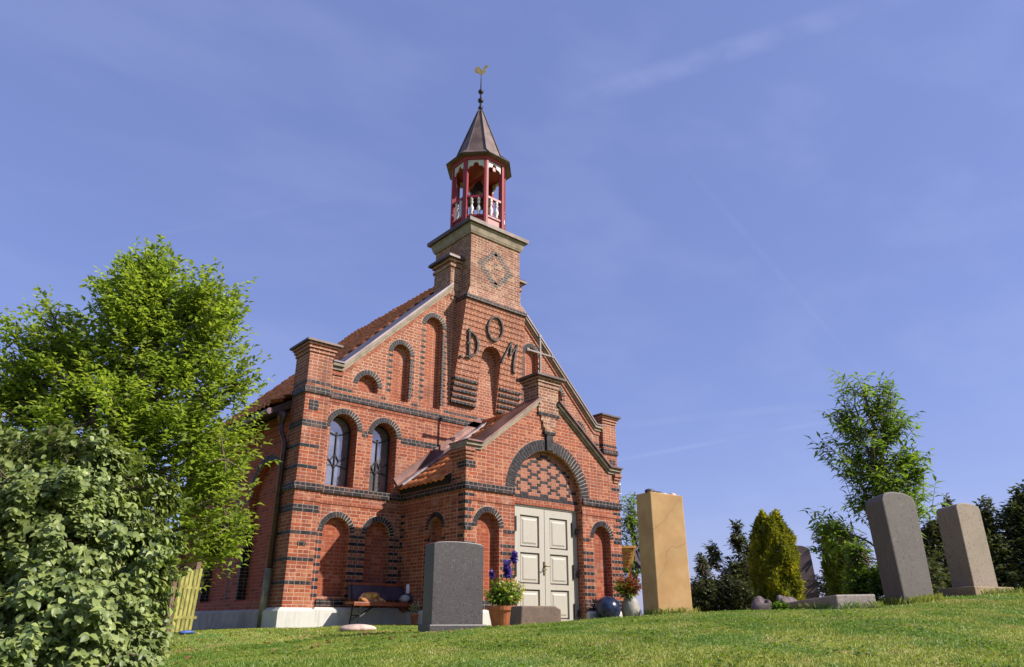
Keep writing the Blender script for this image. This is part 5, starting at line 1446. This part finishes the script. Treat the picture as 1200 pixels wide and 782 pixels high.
# clover patches, taller tufts and daisies in the mown turf
rg = np.random.default_rng(78)
def scat(n, fw0, fw1, wid):
    fw = rg.uniform(fw0, fw1, n); r = rg.uniform(-wid, wid, n) * fw
    return CAM[0] + FWD[0] * fw + RGT[0] * r, CAM[1] + FWD[1] * fw + RGT[1] * r
cx_, cy_2 = scat(90, 3.4, 8.0, .62)
n_c = 70
px2 = np.repeat(cx_, n_c) + rg.normal(0, .11, 90 * n_c); py2 = np.repeat(cy_2, n_c) + rg.normal(0, .11, 90 * n_c)
ok = ~((np.abs(px2) < 2.1) & (py2 > -2.1)) & ~((px2 > -4.3) & (py2 > -.2))
px2, py2 = px2[ok], py2[ok]; m2 = len(px2)
P2 = np.stack([px2, py2, gz(px2, py2) + rg.uniform(.006, .02, m2)], 1)
a2 = rg.uniform(0, 2 * np.pi, m2)
D2 = np.stack([np.cos(a2), np.sin(a2), rg.uniform(.1, .5, m2)], 1)
v2, f2 = broad_leaves(P2, D2, np.tile([0, 0, 1.0], (m2, 1)) + rg.normal(0, .3, (m2, 3)), rg.uniform(.016, .032, m2), rg.uniform(.014, .026, m2))
clo = npmesh('clover', v2, f2, M_LEAF_LM, smooth=True); clo['kind'] = 'stuff'
# uncut tufts against the stones
tv, tf, off = [], [], 0
for (ax, ay), (bx2, by2), n in (((-2.97, -6.72), (-2.58, -6.90), 260), ((-1.43, -8.58), (-.93, -8.70), 420), ((.13, -8.78), (.86, -8.95), 300), ((-2.54, -8.43), (-2.06, -8.61), 200), ((-2.54, -8.36), (-1.43, -7.22), 420), ((-3.22, -4.82), (-2.66, -5.01), 300), ((-1.42, -8.5), (-1.1, -8.2), 240), ((-2.98, -6.68), (-2.8, -6.34), 120)):
    t = rg.uniform(0, 1, n); x = ax + (bx2 - ax) * t + rg.normal(0, .025, n); y = ay + (by2 - ay) * t + rg.normal(0, .025, n)
    z = gz(x, y) - .005; h = rg.uniform(.03, .10, n); w = .0032; a = rg.uniform(0, 2 * np.pi, n); lx, ly = rg.normal(0, .3, n) * h, rg.normal(0, .3, n) * h
    q = np.stack([np.stack([x - np.cos(a) * w, y - np.sin(a) * w, z], 1), np.stack([x + np.cos(a) * w, y + np.sin(a) * w, z], 1), np.stack([x + lx * .4 + np.cos(a) * w * .7, y + ly * .4 + np.sin(a) * w * .7, z + h * .6], 1), np.stack([x + lx, y + ly, z + h * .95], 1)], 1).reshape(-1, 3)
    i = np.arange(n)[:, None] * 4 + off
    tv.append(q); tf.append(np.concatenate([i + np.array([0, 1, 2]), i + np.array([0, 2, 3])], 0)); off += 4 * n
tu = npmesh('tall_grass', np.concatenate(tv), np.concatenate(tf), M_GRASS); tu['kind'] = 'stuff'
dx_, dy_ = scat(160, 3.3, 8.5, .6)
ok = ~((np.abs(dx_) < 2.1) & (dy_ > -2.1)) & ~((dx_ > -4.3) & (dy_ > -.2))
dx_, dy_ = dx_[ok], dy_[ok]; m3 = len(dx_)
zz3 = gz(dx_, dy_) + .022
v3, f3 = [], []
for k in range(6):
    a = 2 * np.pi * k / 6
    p = np.stack([dx_, dy_, zz3], 1); d = np.tile([math.cos(a), math.sin(a), .15], (m3, 1))
    vv3, ff3 = leaves(p, d, np.tile([0, 0, 1.0], (m3, 1)), np.full(m3, .011), np.full(m3, .008))
    f3.append(ff3 + k * len(vv3)); v3.append(vv3)
da = npmesh('daisies', np.concatenate(v3), np.concatenate(f3), M_PALEF); da['kind'] = 'stuff'

# a few fallen leaves below the tree and bush
n4 = 170
lx4 = rg.uniform(-7.6, -4.4, n4); ly4 = rg.uniform(-6.6, -2.4, n4)
P4 = np.stack([lx4, ly4, gz(lx4, ly4) + .02], 1); a4 = rg.uniform(0, 2 * np.pi, n4)
v4, f4 = broad_leaves(P4, np.stack([np.cos(a4), np.sin(a4), rg.normal(0, .2, n4)], 1), np.tile([0, 0, 1.0], (n4, 1)) + rg.normal(0, .4, (n4, 3)), rg.uniform(.03, .055, n4), rg.uniform(.02, .035, n4))
fa = npmesh('fallen_leaves', v4, f4, leafmat('dry_leaf', (0.30, 0.20, 0.07), (0.20, 0.10, 0.04), trans=.2), smooth=True); fa['kind'] = 'stuff'
